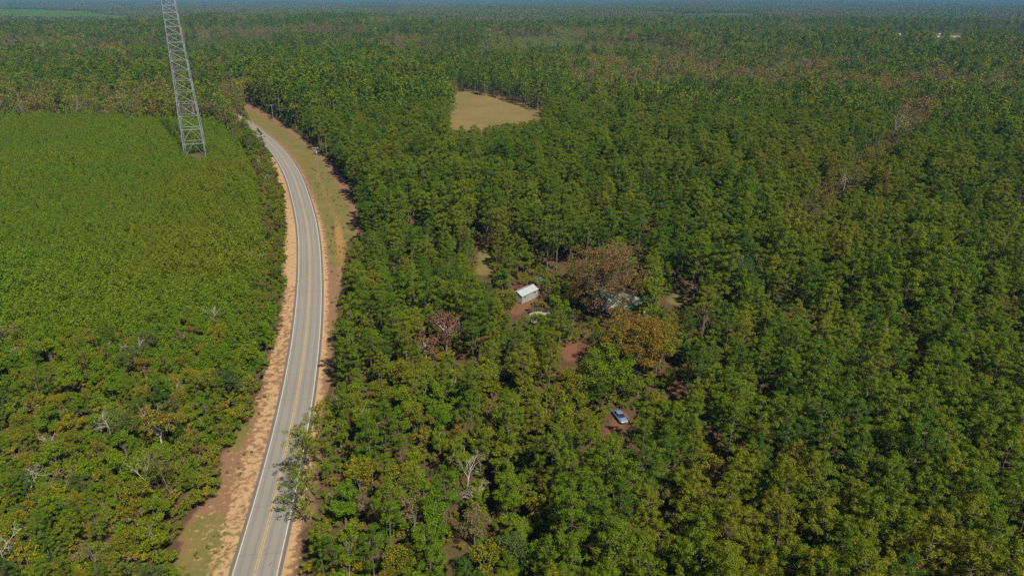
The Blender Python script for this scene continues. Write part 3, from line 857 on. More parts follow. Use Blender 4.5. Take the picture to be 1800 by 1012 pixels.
# car ---------------------------------------------------------------
m, t, b = mat('silver_blue_car_paint'); b.inputs['Base Color'].default_value = (.30, .38, .48, 1); b.inputs['Metallic'].default_value = .1
b.inputs['Roughness'].default_value = .4; b.inputs['Coat Weight'].default_value = .2
t.links.new(mix(t, noise(t, 6., 4), (.085, .140, .230), (.115, .170, .260)), b.inputs['Base Color']); M['car_paint'] = m
m, t, b = mat('headlamp_glass'); b.inputs['Base Color'].default_value = (.8, .82, .85, 1); b.inputs['Roughness'].default_value = .08; b.inputs['Metallic'].default_value = .5; M['lamp'] = m
M['tail_lamp'] = plain('red_lamp', (.3, .02, .02), .2)
cpos = at(1089.5, 735.5); fl = at(1096.5, 741.5); bl = at(1081, 722)
cd = unit((fl - bl)[:2]); cang = math.atan2(cd[1], cd[0])
car = thing('parked_car', 'silver blue sedan parked on the red dirt between trees', 'car', cpos, cang)
# cross sections along x (front = +x): half width low, half width high, z low, z belt
st_ = [(-2.25, .72, .62, .38, .72), (-2.15, .84, .74, .28, .88), (-1.5, .89, .80, .24, .93), (-.6, .90, .82, .22, .92), (.6, .90, .82, .22, .90), (1.2, .89, .78, .24, .86), (1.9, .86, .70, .26, .76), (2.2, .74, .58, .32, .62), (2.28, .66, .5, .38, .54)]
V = []; G = Geo()
for x, wl, wh, zl, zb in st_:
    ys = [(-wl * .9, zl), (-wl, zl + .12), (-wl, (zl + zb) / 2 + .04), (-wh, zb), (-wh * .5, zb + .035), (wh * .5, zb + .035), (wh, zb), (wl, (zl + zb) / 2 + .04), (wl, zl + .12), (wl * .9, zl)]
    V += [(x, y, z) for y, z in ys]
k = 10; f = [[i * k + (j + 1) % k, i * k + j, (i + 1) * k + j, (i + 1) * k + (j + 1) % k] for i in range(len(st_) - 1) for j in range(k)]
f += [list(range(k)), list(range((len(st_) - 1) * k, len(st_) * k))[::-1]]
G.add(V, f); me = G.mesh('body', [M['car_paint']])
for p in me.polygons: p.use_smooth = True
link('body', me, car)
G = Geo()     # cabin: glass band, then roof
lo = [(-1.65, .70, .93), (-1.0, .78, .93), (.2, .79, .92), (1.05, .72, .89)]; hi = [(-1.0, .56, 1.36), (-.7, .60, 1.40), (.0, .60, 1.41), (.28, .57, 1.37)]
v = [(x, s * w, z) for s in (-1, 1) for x, w, z in lo] + [(x, s * w, z) for s in (-1, 1) for x, w, z in hi]
def quad(mn, pts, mm, par):
    G = Geo(); G.add([v[i] for i in pts], [list(range(len(pts)))]); return link(mn, G.mesh(mn, [mm]), par)
quad('windscreen', [3, 7, 15, 11], M['dark_glass'], car); quad('rear_window', [0, 8, 12, 4], M['dark_glass'], car)
quad('side_window', [0, 1, 2, 3, 11, 10, 9, 8], M['dark_glass'], car); quad('side_window', [4, 12, 13, 14, 15, 7, 6, 5], M['dark_glass'], car)
G = Geo(); G.add([(x, s * w, z + .012) for s in (-1, 1) for x, w, z in hi] + [(x, 0, z + .05) for x, w, z in hi], [[0, 1, 9, 8], [1, 2, 10, 9], [2, 3, 11, 10], [8, 9, 5, 4], [9, 10, 6, 5], [10, 11, 7, 6]])
link('roof', G.mesh('roof', [M['car_paint']]), car)
G = Geo()
for s in (-1, 1):
    G.tube((1.05, s * .73, .90), (.28, s * .58, 1.38), .035, .035, 4); G.tube((-1.65, s * .71, .94), (-1.0, s * .57, 1.37), .045, .045, 4); G.tube((-.35, s * .80, .92), (-.35, s * .60, 1.40), .035, .035, 4)
link('pillar', G.mesh('pillar', [M['car_paint']]), car)
for x in (-1.4, 1.42):
    for s in (-1, 1):
        G = Geo(); G.tube((x, s * .70, .32), (x, s * .915, .32), .32, .32, 16); w_ = link('wheel', G.mesh('wheel', [M['tyre']]), car)
        G = Geo(); G.tube((x, s * .9, .32), (x, s * .925, .32), .2, .2, 12); link('rim', G.mesh('rim', [M['rim']]), w_)
for s in (-1, 1):
    G = Geo(); G.box((2.10, s * .55, .62), (.24, .30, .13), 0); link('headlight', G.mesh('headlight', [M['lamp']]), car)
    G = Geo(); G.box((-2.2, s * .58, .72), (.12, .28, .14), 0); link('tail_light', G.mesh('tail_light', [M['tail_lamp']]), car)
    G = Geo(); G.box((.75, s * .94, .95), (.12, .18, .12), 0); link('wing_mirror', G.mesh('wing_mirror', [M['car_paint']]), car)
G = Geo(); G.box((2.27, 0, .40), (.06, 1.0, .12)); link('grille', G.mesh('grille', [M['dark_metal']]), car)

# far farmsteads: pale buildings and fields a few pixels across
M['far_field'] = plain('dry_grass_field', (.20, .155, .065), .95, 0, .4, .08)
M['bright_roof'] = plain('white_metal_roof', (.30, .30, .295), .5)
far_clear = []
def far_field(poly, lb):
    pts = np.array([at(*p) for p in poly]); c = pts.mean(0); G = Geo()
    ins = pts + (c - pts) * .0; n = len(pts); vv = [tuple(p + (0, 0, 1.0)) for p in ins]
    mids = [tuple((ins[i] + ins[(i + 1) % n]) / 2 + (0, 0, 1.0)) for i in range(n)]
    ring = [q for i in range(n) for q in (vv[i], mids[i])]; cc = np.mean(ring, 0)
    G.add(ring + [tuple(cc)], [[i, (i + 1) % (2 * n), 2 * n] for i in range(2 * n)])
    o = link('hay_field', G.mesh('hay_field', [M['far_field']])); tag(o, lb, None, None, 'structure')
    far_clear.append(poly)
far_field([(1646, 64), (1662, 63.5), (1686, 64.5), (1688, 67.3), (1664, 68.2), (1648, 67.8)], 'tan field far off by white sheds')
far_field([(60, 79.5), (77, 79), (78, 84), (62, 85)], 'small tan field')
far_field([(84, 82.5), (97, 82), (98, 85.5), (85, 86)], 'small tan field')
far_field([(110, 46), (150, 46.5), (151, 48.5), (111, 48)], 'narrow tan field')
far_field([(117, 79), (146, 78.5), (146, 82.5), (118, 83)], 'small tan field')
for (px, py), sz, lb in (((1582, 61.5), 5, 'white far building alone among dark trees'), ((1650.5, 61.5), 4.5, 'white far shed standing behind the tan field'),
                         ((1685.5, 66), 4.5, 'white far shed at the end of the tan field')):
    p = at(px, py + 1.5); r_ = thing('farm_building', lb, 'building', p, .3, 'far farm buildings')
    gable_building(r_, sz, sz * .6, 2.6, 1.2, .3, M['house_wall'], M['bright_roof'], 0, M['bright_roof'])
    G = Geo(); G.box((0, -sz * .3 - .03, 1.1), (1.6, .06, 2.1)); link('door', G.mesh('door', [M['shed_trim']]), r_)
    far_clear.append([(px - 5, py - 4), (px + 5, py - 4), (px + 5, py + 3), (px - 5, py + 3)])

# ------------------------------------------------------------------ single trees that stand out in the photograph
specials = []          # (world base, clear radius)
def place(proto, label, cat, name, base, size, turn=0., group=None, lean=None):
    r_ = thing(name, label, cat, base, turn, group); r_.scale = (size,) * 3
    if lean: r_.rotation_euler = (lean[0], lean[1], turn)
    link('trunk', proto['trunk'], r_); link('crown', proto['crown'], r_)
    return r_
def single(T, C, mt, mc): return dict(trunk=T.mesh('trunk', [M[mt]]), crown=C.mesh('crown', [M[mc]]))

def special(name, cat, label, px, proto, size=1., rad=3., turn=0., lean=None):
    b_ = at(*px); place(proto, label, cat, name, b_, size, turn, None, lean); specials.append((b_, rad)); return b_

def oak(seed, h, R_, n, per, size, mc, leafy=1., base=.25, mt='bark_grey'):
    return single(*broad_geo(seed, h, R_, n, per, size, base, leafy, 1., .62), mt, mc)

special('oak_tree', 'oak tree', 'huge thin-leaved rust brown oak spreading over the green roofed house', (1056, 566), oak(901, 22.5, 10.0, 310, 90, .32, 'leaf_rust', .72, .08), 1., 6)
special('oak_tree', 'oak tree', 'wide orange and green oak in front of the green roofed house', (1112, 658), oak(902, 15, 9.2, 230, 92, .32, 'leaf_orange', 1., .14), 1., 6)
special('oak_tree', 'oak tree', 'olive yellow oak beside the big orange oak', (1152, 660), oak(903, 12, 5.6, 120, 84, .32, 'leaf_yellow', .8, .15), 1., 4)
special('broadleaf_tree', 'broadleaf tree', 'round bright green tree below the orange oak by the red dirt yard', (1066, 706), oak(904, 12, 8., 170, 92, .32, 'leaf_green', 1., .12), 1., 6)
special('cedar_tree', 'cedar tree', 'dark grey-green bushy cedar beside the old camper trailer', (980, 600), oak(905, 9, 5.0, 120, 84, .26, 'leaf_dark', 1., .06), 1., 4)
special('cedar_tree', 'cedar tree', 'tall dark grey-green cedar beyond the side lawn of the house', (1292, 542), oak(906, 16, 8., 190, 90, .30, 'leaf_dark', 1., .08), 1., 5)
special('broadleaf_tree', 'broadleaf tree', 'green tree with grey trunk between the rust oak and the side lawn', (1142, 570), oak(907, 15, 5., 100, 80, .31, 'leaf_green', .9, .15), 1., 4)
special('maple_tree', 'maple tree', 'wine red tree with pale bare limbs, the larger of the red pair', (785, 616), oak(908, 11, 5.6, 90, 40, .34, 'leaf_red', .65, .2, 'bark_white'), 1., 3.5)
special('maple_tree', 'maple tree', 'smaller wine red tree at the foot of the red pair', (750, 636), oak(909, 8.5, 3.7, 60, 40, .34, 'leaf_red', .75, .2, 'bark_white'), 1., 3)
special('maple_tree', 'maple tree', 'orange tree in the brush between the red pair and the camper', (848, 612), oak(910, 7.5, 3.6, 60, 40, .36, 'leaf_orange', .8, .15), 1., 3)
special('maple_tree', 'maple tree', 'slim purple red tree below the old camper trailer', (912, 622), oak(911, 7, 1.9, 40, 36, .32, 'leaf_red', .8, .1), 1., 2)
special('maple_tree', 'maple tree', 'orange topped tree with white limbs above the lone pine across the road', (290, 815), oak(912, 13, 4.2, 75, 36, .36, 'leaf_orange', .6, .4, 'bark_white'), 1., 3)
special('pine_tree', 'pine tree', 'lone pine with a long bare leaning trunk at the dirt bank', (309, 891), single(*pine_geo(921, 13, 2.6, .66, 26), 'bark', 'pine_a'), 1., 3, .3, (.04, -.12))
special('pine_tree', 'pine tree', 'loose-crowned pine overhanging the asphalt above its shadow', (556, 872), single(*pine_geo(922, 16, 3.9, .30, 16, .9, .15, 11), 'bark', 'pine_b'), 1., 3.5, 1.2, (-.02, -.10))
special('pine_tree', 'pine tree', 'second loose-crowned pine overhanging the asphalt, farther up the road', (570, 826), single(*pine_geo(923, 15, 3.6, .34, 18, .9, .15, 10), 'bark', 'pine_b'), 1., 3.5, 2.2, (0, -.05))
special('pine_tree', 'pine tree', 'low pine branch crown reaching over the white edge line', (540, 918), single(*pine_geo(924, 9.5, 3.2, .25, 16, .9, .15, 7), 'bark', 'pine_a'), 1., 3, 0, (0, -.12))
special('pine_tree', 'pine tree', 'tall bare-stemmed pine just behind the shed yard', (978, 484), single(*pine_geo(925, 19, 3.4, .52), 'bark_grey', 'pine_a'), 1., 3)
special('pine_tree', 'pine tree', 'tall bare-stemmed pine nearest the rust oak', (962, 478), single(*pine_geo(926, 18, 3.2, .5), 'bark_grey', 'pine_b'), 1., 3)
special('oak_tree', 'oak tree', 'low rust brown oak crowding the front wall of the house', (1084, 586), oak(965, 7.5, 4.4, 90, 80, .28, 'leaf_rust', .75, .1), 1., 2)
special('broadleaf_tree', 'broadleaf tree', 'low olive tree at the side lawn end of the house', (1128, 566), oak(966, 7, 3.0, 60, 80, .26, 'leaf_olive', .8, .1), 1., 1.5)
special('brush_tree', 'brush tree', 'dark olive roadside tree in front of the far road bend', (441, 250), oak(967, 8, 4.2, 70, 70, .30, 'leaf_olive', .8, .06), 1., 2)
special('brush_tree', 'brush tree', 'grey brown roadside tree hiding the far road bend', (424, 238), oak(968, 10, 4.6, 70, 70, .30, 'leaf_greybrown', .8, .06), 1., 2)
special('brush_tree', 'brush tree', 'rust brown roadside tree where the road slips from sight', (410, 226), oak(969, 11, 4.8, 70, 70, .30, 'leaf_rust', .8, .06), 1., 2)
special('brush_tree', 'brush tree', 'pale olive roadside tree next to the last visible white line', (455, 262), oak(970, 6.5, 3.6, 60, 70, .28, 'leaf_greybrown', .7, .06), 1., 2)
special('brush_tree', 'brush tree', 'grey brown thin-leaved tree overgrowing the old camper trailer', (944, 585), oak(961, 5.6, 3.6, 70, 60, .22, 'leaf_greybrown', .7, .08), 1., 1.5)
special('broadleaf_tree', 'broadleaf tree', 'green tree leaning over the rear of the parked car', (1070, 742), oak(964, 6.5, 2.3, 50, 80, .24, 'leaf_green', .9, .12), 1., 1.2)
special('brush_tree', 'brush tree', 'small olive tree beside the near end of the camper trailer', (966, 580), oak(962, 4.6, 2.4, 44, 60, .24, 'leaf_olive', .8, .06), 1., 1.5)
special('brush_tree', 'brush tree', 'dark green cone-shaped shrub tree between shed and camper', (936, 552), oak(963, 4.2, 1.3, 40, 60, .2, 'leaf_dark', 1., .03), 1., 1.2)
for sd, px, hh, lb in ((931, (455, 470), 8, 'low white bare tree lying in the scrub by the dirt bank of the road'), (932, (604, 898), 8, 'white bare twiggy tree beside the pale roadside bank'),
                   (933, (822, 868), 12, 'large many-stemmed white dead tree in the mixed woods'), (934, (722, 872), 10, 'crooked white dead tree among green crowns'),
                   (935, (1482, 338), 14, 'white dead tree at the olive strip in the pine stand'), (936, (376, 575), 9, 'thin white dead tree at the edge of the young pines'),
                   (937, (640, 1000), 9, 'white dead tree low in the woods near the sandy shoulder'), (938, (196, 776), 10, 'white dead stem in the thicket across the road'),
                   (939, (105, 800), 8, 'pale dead stem in the olive thicket'), (940, (845, 905), 9, 'grey dead tree beside the brown litter gap'), (941, (208, 640), 9, 'pale dead snag above the broadleaf thicket'), (942, (941, 584), 8, 'grey bare vine-like tree spread over the camper trailer'), (943, (956, 580), 6, 'small grey bare tree leaning on the camper trailer')):
    T, B, tips = bare_geo(sd, hh * .85, 5)
    special('dead_tree', 'dead tree', lb, px, single(T, B, 'bark_white', 'bark_white'), 1., 1.6)

# ------------------------------------------------------------------ where the woods stand
AZ = math.radians(43)
def jitter_grid(s, d0, d1, sy=None, jit=.36):
    AZ = math.radians(56) if d0 < 100 else math.radians(44)
    sy = sy or s
    xs = np.arange(-d1 * math.sin(AZ), d1 * math.sin(AZ), s); ys = np.arange(0, d1, sy)
    x, y = np.meshgrid(xs, ys); x = x.ravel() + rng.uniform(-jit, jit, x.size) * s; y = y.ravel() + rng.uniform(-jit, jit, y.size) * sy
    d = np.hypot(x, y); k = (d > d0) & (d < d1) & (np.abs(np.arctan2(x, y)) < AZ)
    return x[k], y[k]

protect = [([(1000, 440), (1060, 428), (1122, 455), (1126, 520), (1100, 560), (1030, 565), (1000, 520)], at(1056, 566)[1]),
           ([(1045, 580), (1110, 556), (1160, 575), (1180, 620), (1150, 655), (1060, 645)], at(1112, 658)[1]),
           ([(740, 565), (812, 562), (814, 606), (745, 626)], at(783, 618)[1]),
           ([(500, 700), (560, 700), (560, 880), (480, 900)], at(556, 872)[1]),
           ([(258, 700), (330, 700), (330, 790), (312, 890), (290, 890), (270, 780)], at(309, 891)[1]),
           ([(808, 792), (842, 792), (840, 822), (810, 822)], at(822, 868)[1]),
           ([(594, 852), (618, 852), (614, 872), (598, 872)], at(604, 898)[1]),
           ([(950, 455), (985, 455), (985, 482), (950, 482)], at(978, 484)[1]),
           ([(322, 200), (366, 200), (364, 270), (326, 270)], tb[1]),
           ([(1472, 300), (1496, 300), (1494, 330), (1474, 330)], at(1482, 338)[1])]
open_px = list(clear_px.values()) + [field_px] + far_clear

def visible_ok(x, y, h, R_, sight=True):
    """False where a tree would stand in, or hide, ground that the photograph shows open"""
    z = terrain(x, y); bad = np.zeros(x.shape, bool)
    for fz in (0, .2, .4, .6, .8, .98):
        for fx in (-.6, .6):
            px, py, zc = project(x + fx * R_ * (1 if fz else .3), y, z + h * fz)
            for p in open_px: bad |= inpoly(px, py, p)
            if fz < .9:
                bad |= inpoly(px, py, corridor_px)
            for p, dist in (protect if sight else []):
                if fz: bad |= inpoly(px, py, p) & (y < dist - 2)
    d, _ = road_dist(x, y)
    bad |= np.abs(d) < 5.5 + R_ * .5
    for b_, r0 in specials:
        bad |= np.hypot(x - b_[0], y - b_[1]) < (r0 if sight else min(r0, 1.2))
    for o, r0 in ((hc, 8.5), (cen, 5), (tc_, 4.2), (cpos, 3.2), (rt_, 3), (tp, 2.5), (tb, wbase * .62)):
        bad |= np.hypot(x - o[0], y - o[1]) < r0
    if sight:       # nothing tall between the parked car and the sun
        for q in (3, 5.5, 8, 10.5):
            bad |= (np.hypot(x - cpos[0] - math.sin(SUN_AZ) * q, y - cpos[1] - math.cos(SUN_AZ) * q) < 2.6) & (h > 1.1 * q)
    return ~bad

K = {k.name: dict(x=[], y=[], v=[], s=[]) for k in (PINE, YOUNG, BROAD, AUTUMN, BARE)}
def put(kind, x, y, v, s):
    for a, q_ in zip('xyvs', (x, y, v, s)): K[kind.name][a].append(np.asarray(q_))
def pick(n, ids, w=None):
    return rng.choice(ids, n, p=None if w is None else np.asarray(w, float) / sum(w)) if n else np.zeros(0, int)

# young plantation, planted close
x, y = jitter_grid(3.0, 90, 640, 2.8, .44)
px, py, _ = project(x, y, terrain(x, y) + 2.8)
dirt_spot = (vnoise(x / 7, y / 7, 77) > .94) | (vnoise(x / 3.2, y / 3.2, 78) > .93)
k = inpoly(px, py, young_poly) & ~dirt_spot & (rng.random(x.size) > .03)
x, y = x[k], y[k]; k = visible_ok(x, y, 4.5, 1.2); x, y = x[k], y[k]
tall = fbm(x / 30, y / 30, 41)
put(YOUNG, x, y, rng.integers(0, len(YOUNG.protos), x.size), (.84 + .85 * tall) * rng.uniform(.70, 1.22, x.size) * (1 + .35 * (1 - sstep(165, 260, y))))
# odd shrubs among them
k = rng.random(x.size) < .03 * (fbm(x / 22, y / 22, 43) > .5)
put(AUTUMN, x[k] + .8, y[k] + .6, pick(k.sum(), [2, 4, 6, 7, 9]), rng.uniform(.22, .42, k.sum()))

NEAR = 430.
xx, yy = jitter_grid(3.4, 100, 330, 3.2, .44); qx, qy, _ = project(xx, yy, terrain(xx, yy) + 2.8)
k = (rng.random(xx.size) < .8 * (1 - sstep(590, 700, qy))) & (qy > 540) & (qx < 500) & ~inpoly(qx, qy, young_poly)
xx, yy = xx[k], yy[k]; k = visible_ok(xx, yy, 6, 1.6); xx, yy = xx[k], yy[k]
put(YOUNG, xx, yy, rng.integers(0, len(YOUNG.protos), xx.size), rng.uniform(1.0, 1.7, xx.size))
x, y = jitter_grid(4.5, 46, NEAR, 4.1, .42)
px, py, _ = project(x, y, terrain(x, y) + 8.)
px3, py3, _ = project(x, y, terrain(x, y) + 2.8)
r_ = rng.random(x.size); r2 = rng.random(x.size)
nz = fbm(x / 38, y / 38, 51); nz2 = fbm(x / 16, y / 16, 53)
in_young = inpoly(px3, py3, young_poly)
rdn, _ = road_dist(x, y)
side_left = np.where(np.abs(rdn) < 500, rdn < 0, px < 440)
side_left = np.where(y > 330, px < 430, side_left)
LL = side_left & ~in_young & (py > 540)
FR = side_left & ~in_young & (py <= 540)
MWp = [(480, 1100), (520, 700), (585, 560), (600, 430), (690, 395), (850, 395), (905, 560), (1000, 600), (1060, 680), (1045, 800), (970, 900), (935, 1100)]
HZp = [(800, 400), (1010, 430), (1215, 480), (1235, 560), (1215, 720), (1120, 800), (1040, 800), (1000, 600), (860, 560)]
DSp = [(1590, 210), (1650, 222), (1565, 300), (1505, 360), (1430, 430), (1360, 450), (1378, 400), (1455, 330), (1515, 265)]
MW = inpoly(px, py, MWp) & ~side_left; HZ = inpoly(px, py, HZp) & ~side_left & ~MW; DS = inpoly(px, py, DSp) & ~side_left
RT = ~side_left & ~MW & ~HZ & ~DS
hh = np.zeros(x.size); kd = np.full(x.size, -1)     # 0 pine 1 broad 2 autumn 3 bare
def assign(sel, probs):
    c = np.cumsum(probs); kd[sel] = np.searchsorted(c, r_[sel] * .9999)
assign(RT, (.95, .025, .025, 0.)); assign(DS, (.16, .30, .54, 0.)); assign(HZ, (.42, .40, .18, 0.)); assign(MW, (.40, .46, .13, .01)); assign(LL, (.16, .52, .30, .02)); assign(FR, (.2, .42, .36, .02))
mwb = MW & (py > 640); assign(mwb, (.22, .60, .165, .015))
mwp = MW & (py <= 640) & (px > 640); assign(mwp, (.62, .30, .08, 0.))
kd[in_young] = -1
# thinner cover where the litter shows
thin = np.where(LL, .03 + .3 * (nz2 > .70), np.where(MW | HZ, .03 + .3 * (nz2 > .74), np.where(FR, .0, .05 + .4 * (nz2 > .72))))
kd[r2 < thin] = -1
kd[LL & (px < 190) & (py > 860) & (r_ < .7)] = 0
szp = np.where(RT | DS, rng.uniform(.74, 1.08, x.size) * (.86 + .3 * fbm(x / 24, y / 24, 57)), np.where(MW, rng.uniform(.6, .92, x.size), np.where(LL, rng.uniform(.42, .62, x.size), rng.uniform(.55, .95, x.size))))
szp = np.where(FR, rng.uniform(.3, .5, x.size), szp)
szp = np.where(RT & (py > 560), szp * .95, szp); szp = szp * np.where(rng.random(x.size) < .08, 1.2, 1.)
midd = RT & (py < 560)
szp = np.where(midd, szp * (1.14 + .42 * (fbm(x / 26, y / 26, 59) - .5)), szp); kd[midd & (rng.random(x.size) < .26)] = -1
szp = np.where(DS, szp * .62, szp); kd[DS & (rng.random(x.size) < .3)] = -1
szb = np.where(LL, rng.uniform(.5, 1.0, x.size), np.where(FR, rng.uniform(.4, .72, x.size) * (1 + .5 * (py < 275)), rng.uniform(.62, 1.12, x.size)))
hh = np.where(kd == 0, 16.5 * szp, 10.5 * szb); RR = np.where(kd == 0, 2.7 * szp, 3.2 * szb)
ok = (kd >= 0) & visible_ok(x, y, hh, RR)
low = (kd >= 0) & ~ok; low &= visible_ok(x, y, hh * .5, RR * .5)          # where a full tree would hide open ground, a low one may stand
szp = np.where(low, szp * .5, szp); szb = np.where(low, szb * .5, szb); kd[low & (kd == 0)] = 1; szb = np.where(low, np.clip(szb, .3, .55), szb); ok |= low
for code, kind in ((0, PINE), (1, BROAD), (2, AUTUMN), (3, BARE)):
    s_ = ok & (kd == code); n_ = int(s_.sum())
    if code == 0: v = pick(n_, np.arange(9)); sz = szp[s_]
    elif code == 1: v = pick(n_, np.arange(8), (3, 3, .8, 1.6, 3, 3, .8, 1.6)); sz = szb[s_]
    elif code == 2:
        v = np.where(FR[s_], pick(n_, [0, 3, 4, 5, 1]), np.where(LL[s_], pick(n_, [4, 1, 2, 8, 5, 9, 0], (4, 4, 1, 4, 1, 1, 1)), pick(n_, [4, 1, 5, 9, 0, 3, 8], (4, 2, 2, 1, 1, 2, 2)))); sz = szb[s_] * .95
    else: v = pick(n_, np.arange(4)); sz = szb[s_] * .8
    put(kind, x[s_], y[s_], v, sz)

# low growth: closes the stands' edges and the floor of the mixed woods
UG = [joined('undergrowth', *broad_geo(600 + i, 2.6, 1.6, 18, 60, .19, .05), M['bark_grey'], M[('leaf_green', 'leaf_olive', 'leaf_green', 'leaf_yellow', 'leaf_greybrown', 'leaf_dark')[i]]) for i in range(6)]
ux, uy = jitter_grid(1.8, 46, 640, 1.8, .45)
upx, upy, _ = project(ux, uy, terrain(ux, uy) + 1.0)
iy = inpoly(upx, upy, young_poly)
urd, _ = road_dist(ux, uy); ul = np.where(np.abs(urd) < 500, urd < 0, upx < 440)
edge_d = np.abs(urd) < 26
pr = np.where(iy, 0., np.where(ul, .97, np.where(inpoly(upx, upy, MWp) | inpoly(upx, upy, HZp), .86, .62)))
pr = np.where(edge_d & ~iy, np.maximum(pr, .85), pr) * (fbm(ux / 9, uy / 9, 61) > np.where(iy, 1., np.where(ul, .12, np.where(inpoly(upx, upy, MWp), .16, .30))))
pr = np.where((uy > 450) & (np.abs(urd) > 30) & ~((upy > 190) & (upy < 216) & (upx < 440)), 0., pr)
k = rng.random(ux.size) < pr; ux, uy = ux[k], uy[k]
k2 = visible_ok(ux, uy, 2.2, 1.2, False); px_ul = ul[k][k2].astype(float); ux, uy = ux[k2], uy[k2]
mass('undergrowth', 'low green and olive scrub filling the floor and edges of the woods', np.column_stack((ux, uy, terrain(ux, uy))),
     rng.choice(6, ux.size, p=(.28, .2, .26, .1, .1, .06)), rng.uniform(.5, 1.0 + .55 * (px_ul), ux.size), rng.uniform(0, 6.28, ux.size), source_collection('undergrowth_source', UG))
# weeds on the raw banks
wx, wy = jitter_grid(1.7, 60, 330, 1.7, .5); wpx, wpy, _ = project(wx, wy, terrain(wx, wy)); wr, _ = road_dist(wx, wy)
k = inpoly(wpx, wpy, corridor_px) & (np.abs(wr) > 6.3) & (rng.random(wx.size) < np.where(wr < 0, .5, .35)) & (fbm(wx / 6, wy / 6, 71) > .46)
wx, wy = wx[k], wy[k]
mass('weeds', 'low weeds dotting the dirt banks beside the road', np.column_stack((wx, wy, terrain(wx, wy) - .2)), rng.choice(6, wx.size, p=(.35, .3, .1, .15, .1, 0)),
     rng.uniform(.12, .34, wx.size), rng.uniform(0, 6.28, wx.size), bpy.data.collections['undergrowth_source'])

# ------------------------------------------------------------------ nearest trees as individuals, the rest of each kind as one mass
place_words = [
    ([(0, 540), (180, 560), (180, 760), (0, 760)], 'in the thicket at the young pines\' near edge'),
    ([(180, 540), (500, 520), (480, 760), (180, 760)], 'in the thicket between the young pines and the dirt bank'),
    ([(-300, 760), (250, 760), (250, 1200), (-300, 1200)], 'in the scrubby corner across the road'),
    ([(250, 760), (480, 700), (420, 1200), (250, 1200)], 'by the sandy bank across the road'),
    ([(300, 150), (520, 150), (520, 540), (380, 540)], 'on the strip between young pines and road'),
    ([(480, 380), (660, 380), (620, 700), (540, 700)], 'along the sandy shoulder toward the houses'),
    ([(500, 700), (680, 700), (680, 1200), (480, 1200)], 'beside the overhanging roadside pines'),
    ([(1020, 690), (1180, 690), (1180, 830), (1000, 830)], 'near the parked silver blue car'),
    ([(860, 400), (1000, 400), (1000, 620), (860, 620)], 'around the pale metal shed'),
    ([(1000, 420), (1240, 420), (1240, 690), (1000, 690)], 'around the green roofed house'),
    ([(680, 380), (860, 380), (860, 640), (680, 640)], 'between the grass patch and the wine red trees'),
    ([(680, 640), (1020, 640), (1000, 830), (680, 830)], 'in the mixed woods between car and road'),
    ([(680, 830), (1000, 830), (1000, 1200), (680, 1200)], 'in the mixed woods around the bottom brown gap'),
    ([(1000, 830), (1300, 830), (1300, 1200), (1000, 1200)], 'in the pine stand below the parked car'),
    ([(1300, 830), (1560, 830), (1560, 1200), (1300, 1200)], 'in the bottom rows of the big pine stand'),
    ([(1560, 830), (2400, 830), (2400, 1200), (1560, 1200)], 'in the corner beyond the bare stems'),
    ([(1180, 640), (1480, 640), (1480, 830), (1180, 830)], 'in the big pine stand beyond the parked car'),
    ([(1480, 600), (2400, 600), (2400, 830), (1480, 830)], 'in the dense outer side of the big pine stand'),
    ([(1200, 400), (1330, 400), (1330, 640), (1180, 640)], 'close around the grey-green cedar'),
    ([(1330, 400), (1480, 400), (1480, 640), (1330, 640)], 'in the pine stand below the olive strip'),
    ([(1480, 400), (1640, 400), (1640, 640), (1480, 640)], 'in the pine stand level with the rust oak'),
    ([(1640, 400), (2400, 400), (2400, 640), (1640, 640)], 'in the outermost pines level with the rust oak'),
    ([(560, 100), (1000, 100), (1000, 400), (560, 400)], 'in the pine stand below the tan field'),
    ([(1000, 100), (2400, 100), (2400, 420), (1000, 420)], 'in the far part of the big pine stand'),
    ([(-400, 200), (200, 200), (200, 400), (-400, 400)], 'in the plantation away from the tower'),
    ([(-400, 400), (60, 400), (60, 700), (-400, 700)], 'in the near plantation rows farthest from the road'),
    ([(60, 400), (240, 400), (240, 540), (60, 540)], 'in the middle of the plantation below the tower'),
    ([(60, 540), (240, 540), (240, 700), (60, 700)], 'in the last plantation rows before the thicket'),
    ([(200, 200), (520, 200), (520, 600), (200, 600)], 'in the plantation between tower and road'),
]
noun = {'pine_tree': ('pine', 'pine tree', 'mature pines around the road and houses'), 'young_pine': ('young pine', 'young pine', 'young pines of the plantation'),
        'broadleaf_tree': ('broadleaf tree', 'broadleaf tree', 'green broadleaf trees of the mixed woods'),
        'autumn_tree': ('autumn tree', 'autumn tree', 'trees in autumn colour'), 'bare_tree': ('bare tree', 'bare tree', 'bleached bare trees in the woods')}
masslab = {'pine_tree': ('pine_forest', 'dense green pine stand behind the nearest pines'), 'young_pine': ('young_pine_plantation', 'even bright green plantation of young pines round the tower'),
           'broadleaf_tree': ('broadleaf_woods', 'green broadleaf crowns farther back in the woods'), 'autumn_tree': ('autumn_woods', 'olive and brown crowns farther back in the woods'),
           'bare_tree': ('bare_woods', 'bleached bare trees farther back')}
flat_k = {}
for kind in (PINE, YOUNG, BROAD, AUTUMN, BARE):
    d = {a: np.concatenate(v) for a, v in K[kind.name].items()}
    flat_k[kind.name] = (d['x'], d['y'], [f"{kind.protos[i]['tint']} {noun[kind.name][0]}" for i in d['v'].astype(int)])
special_xy = []
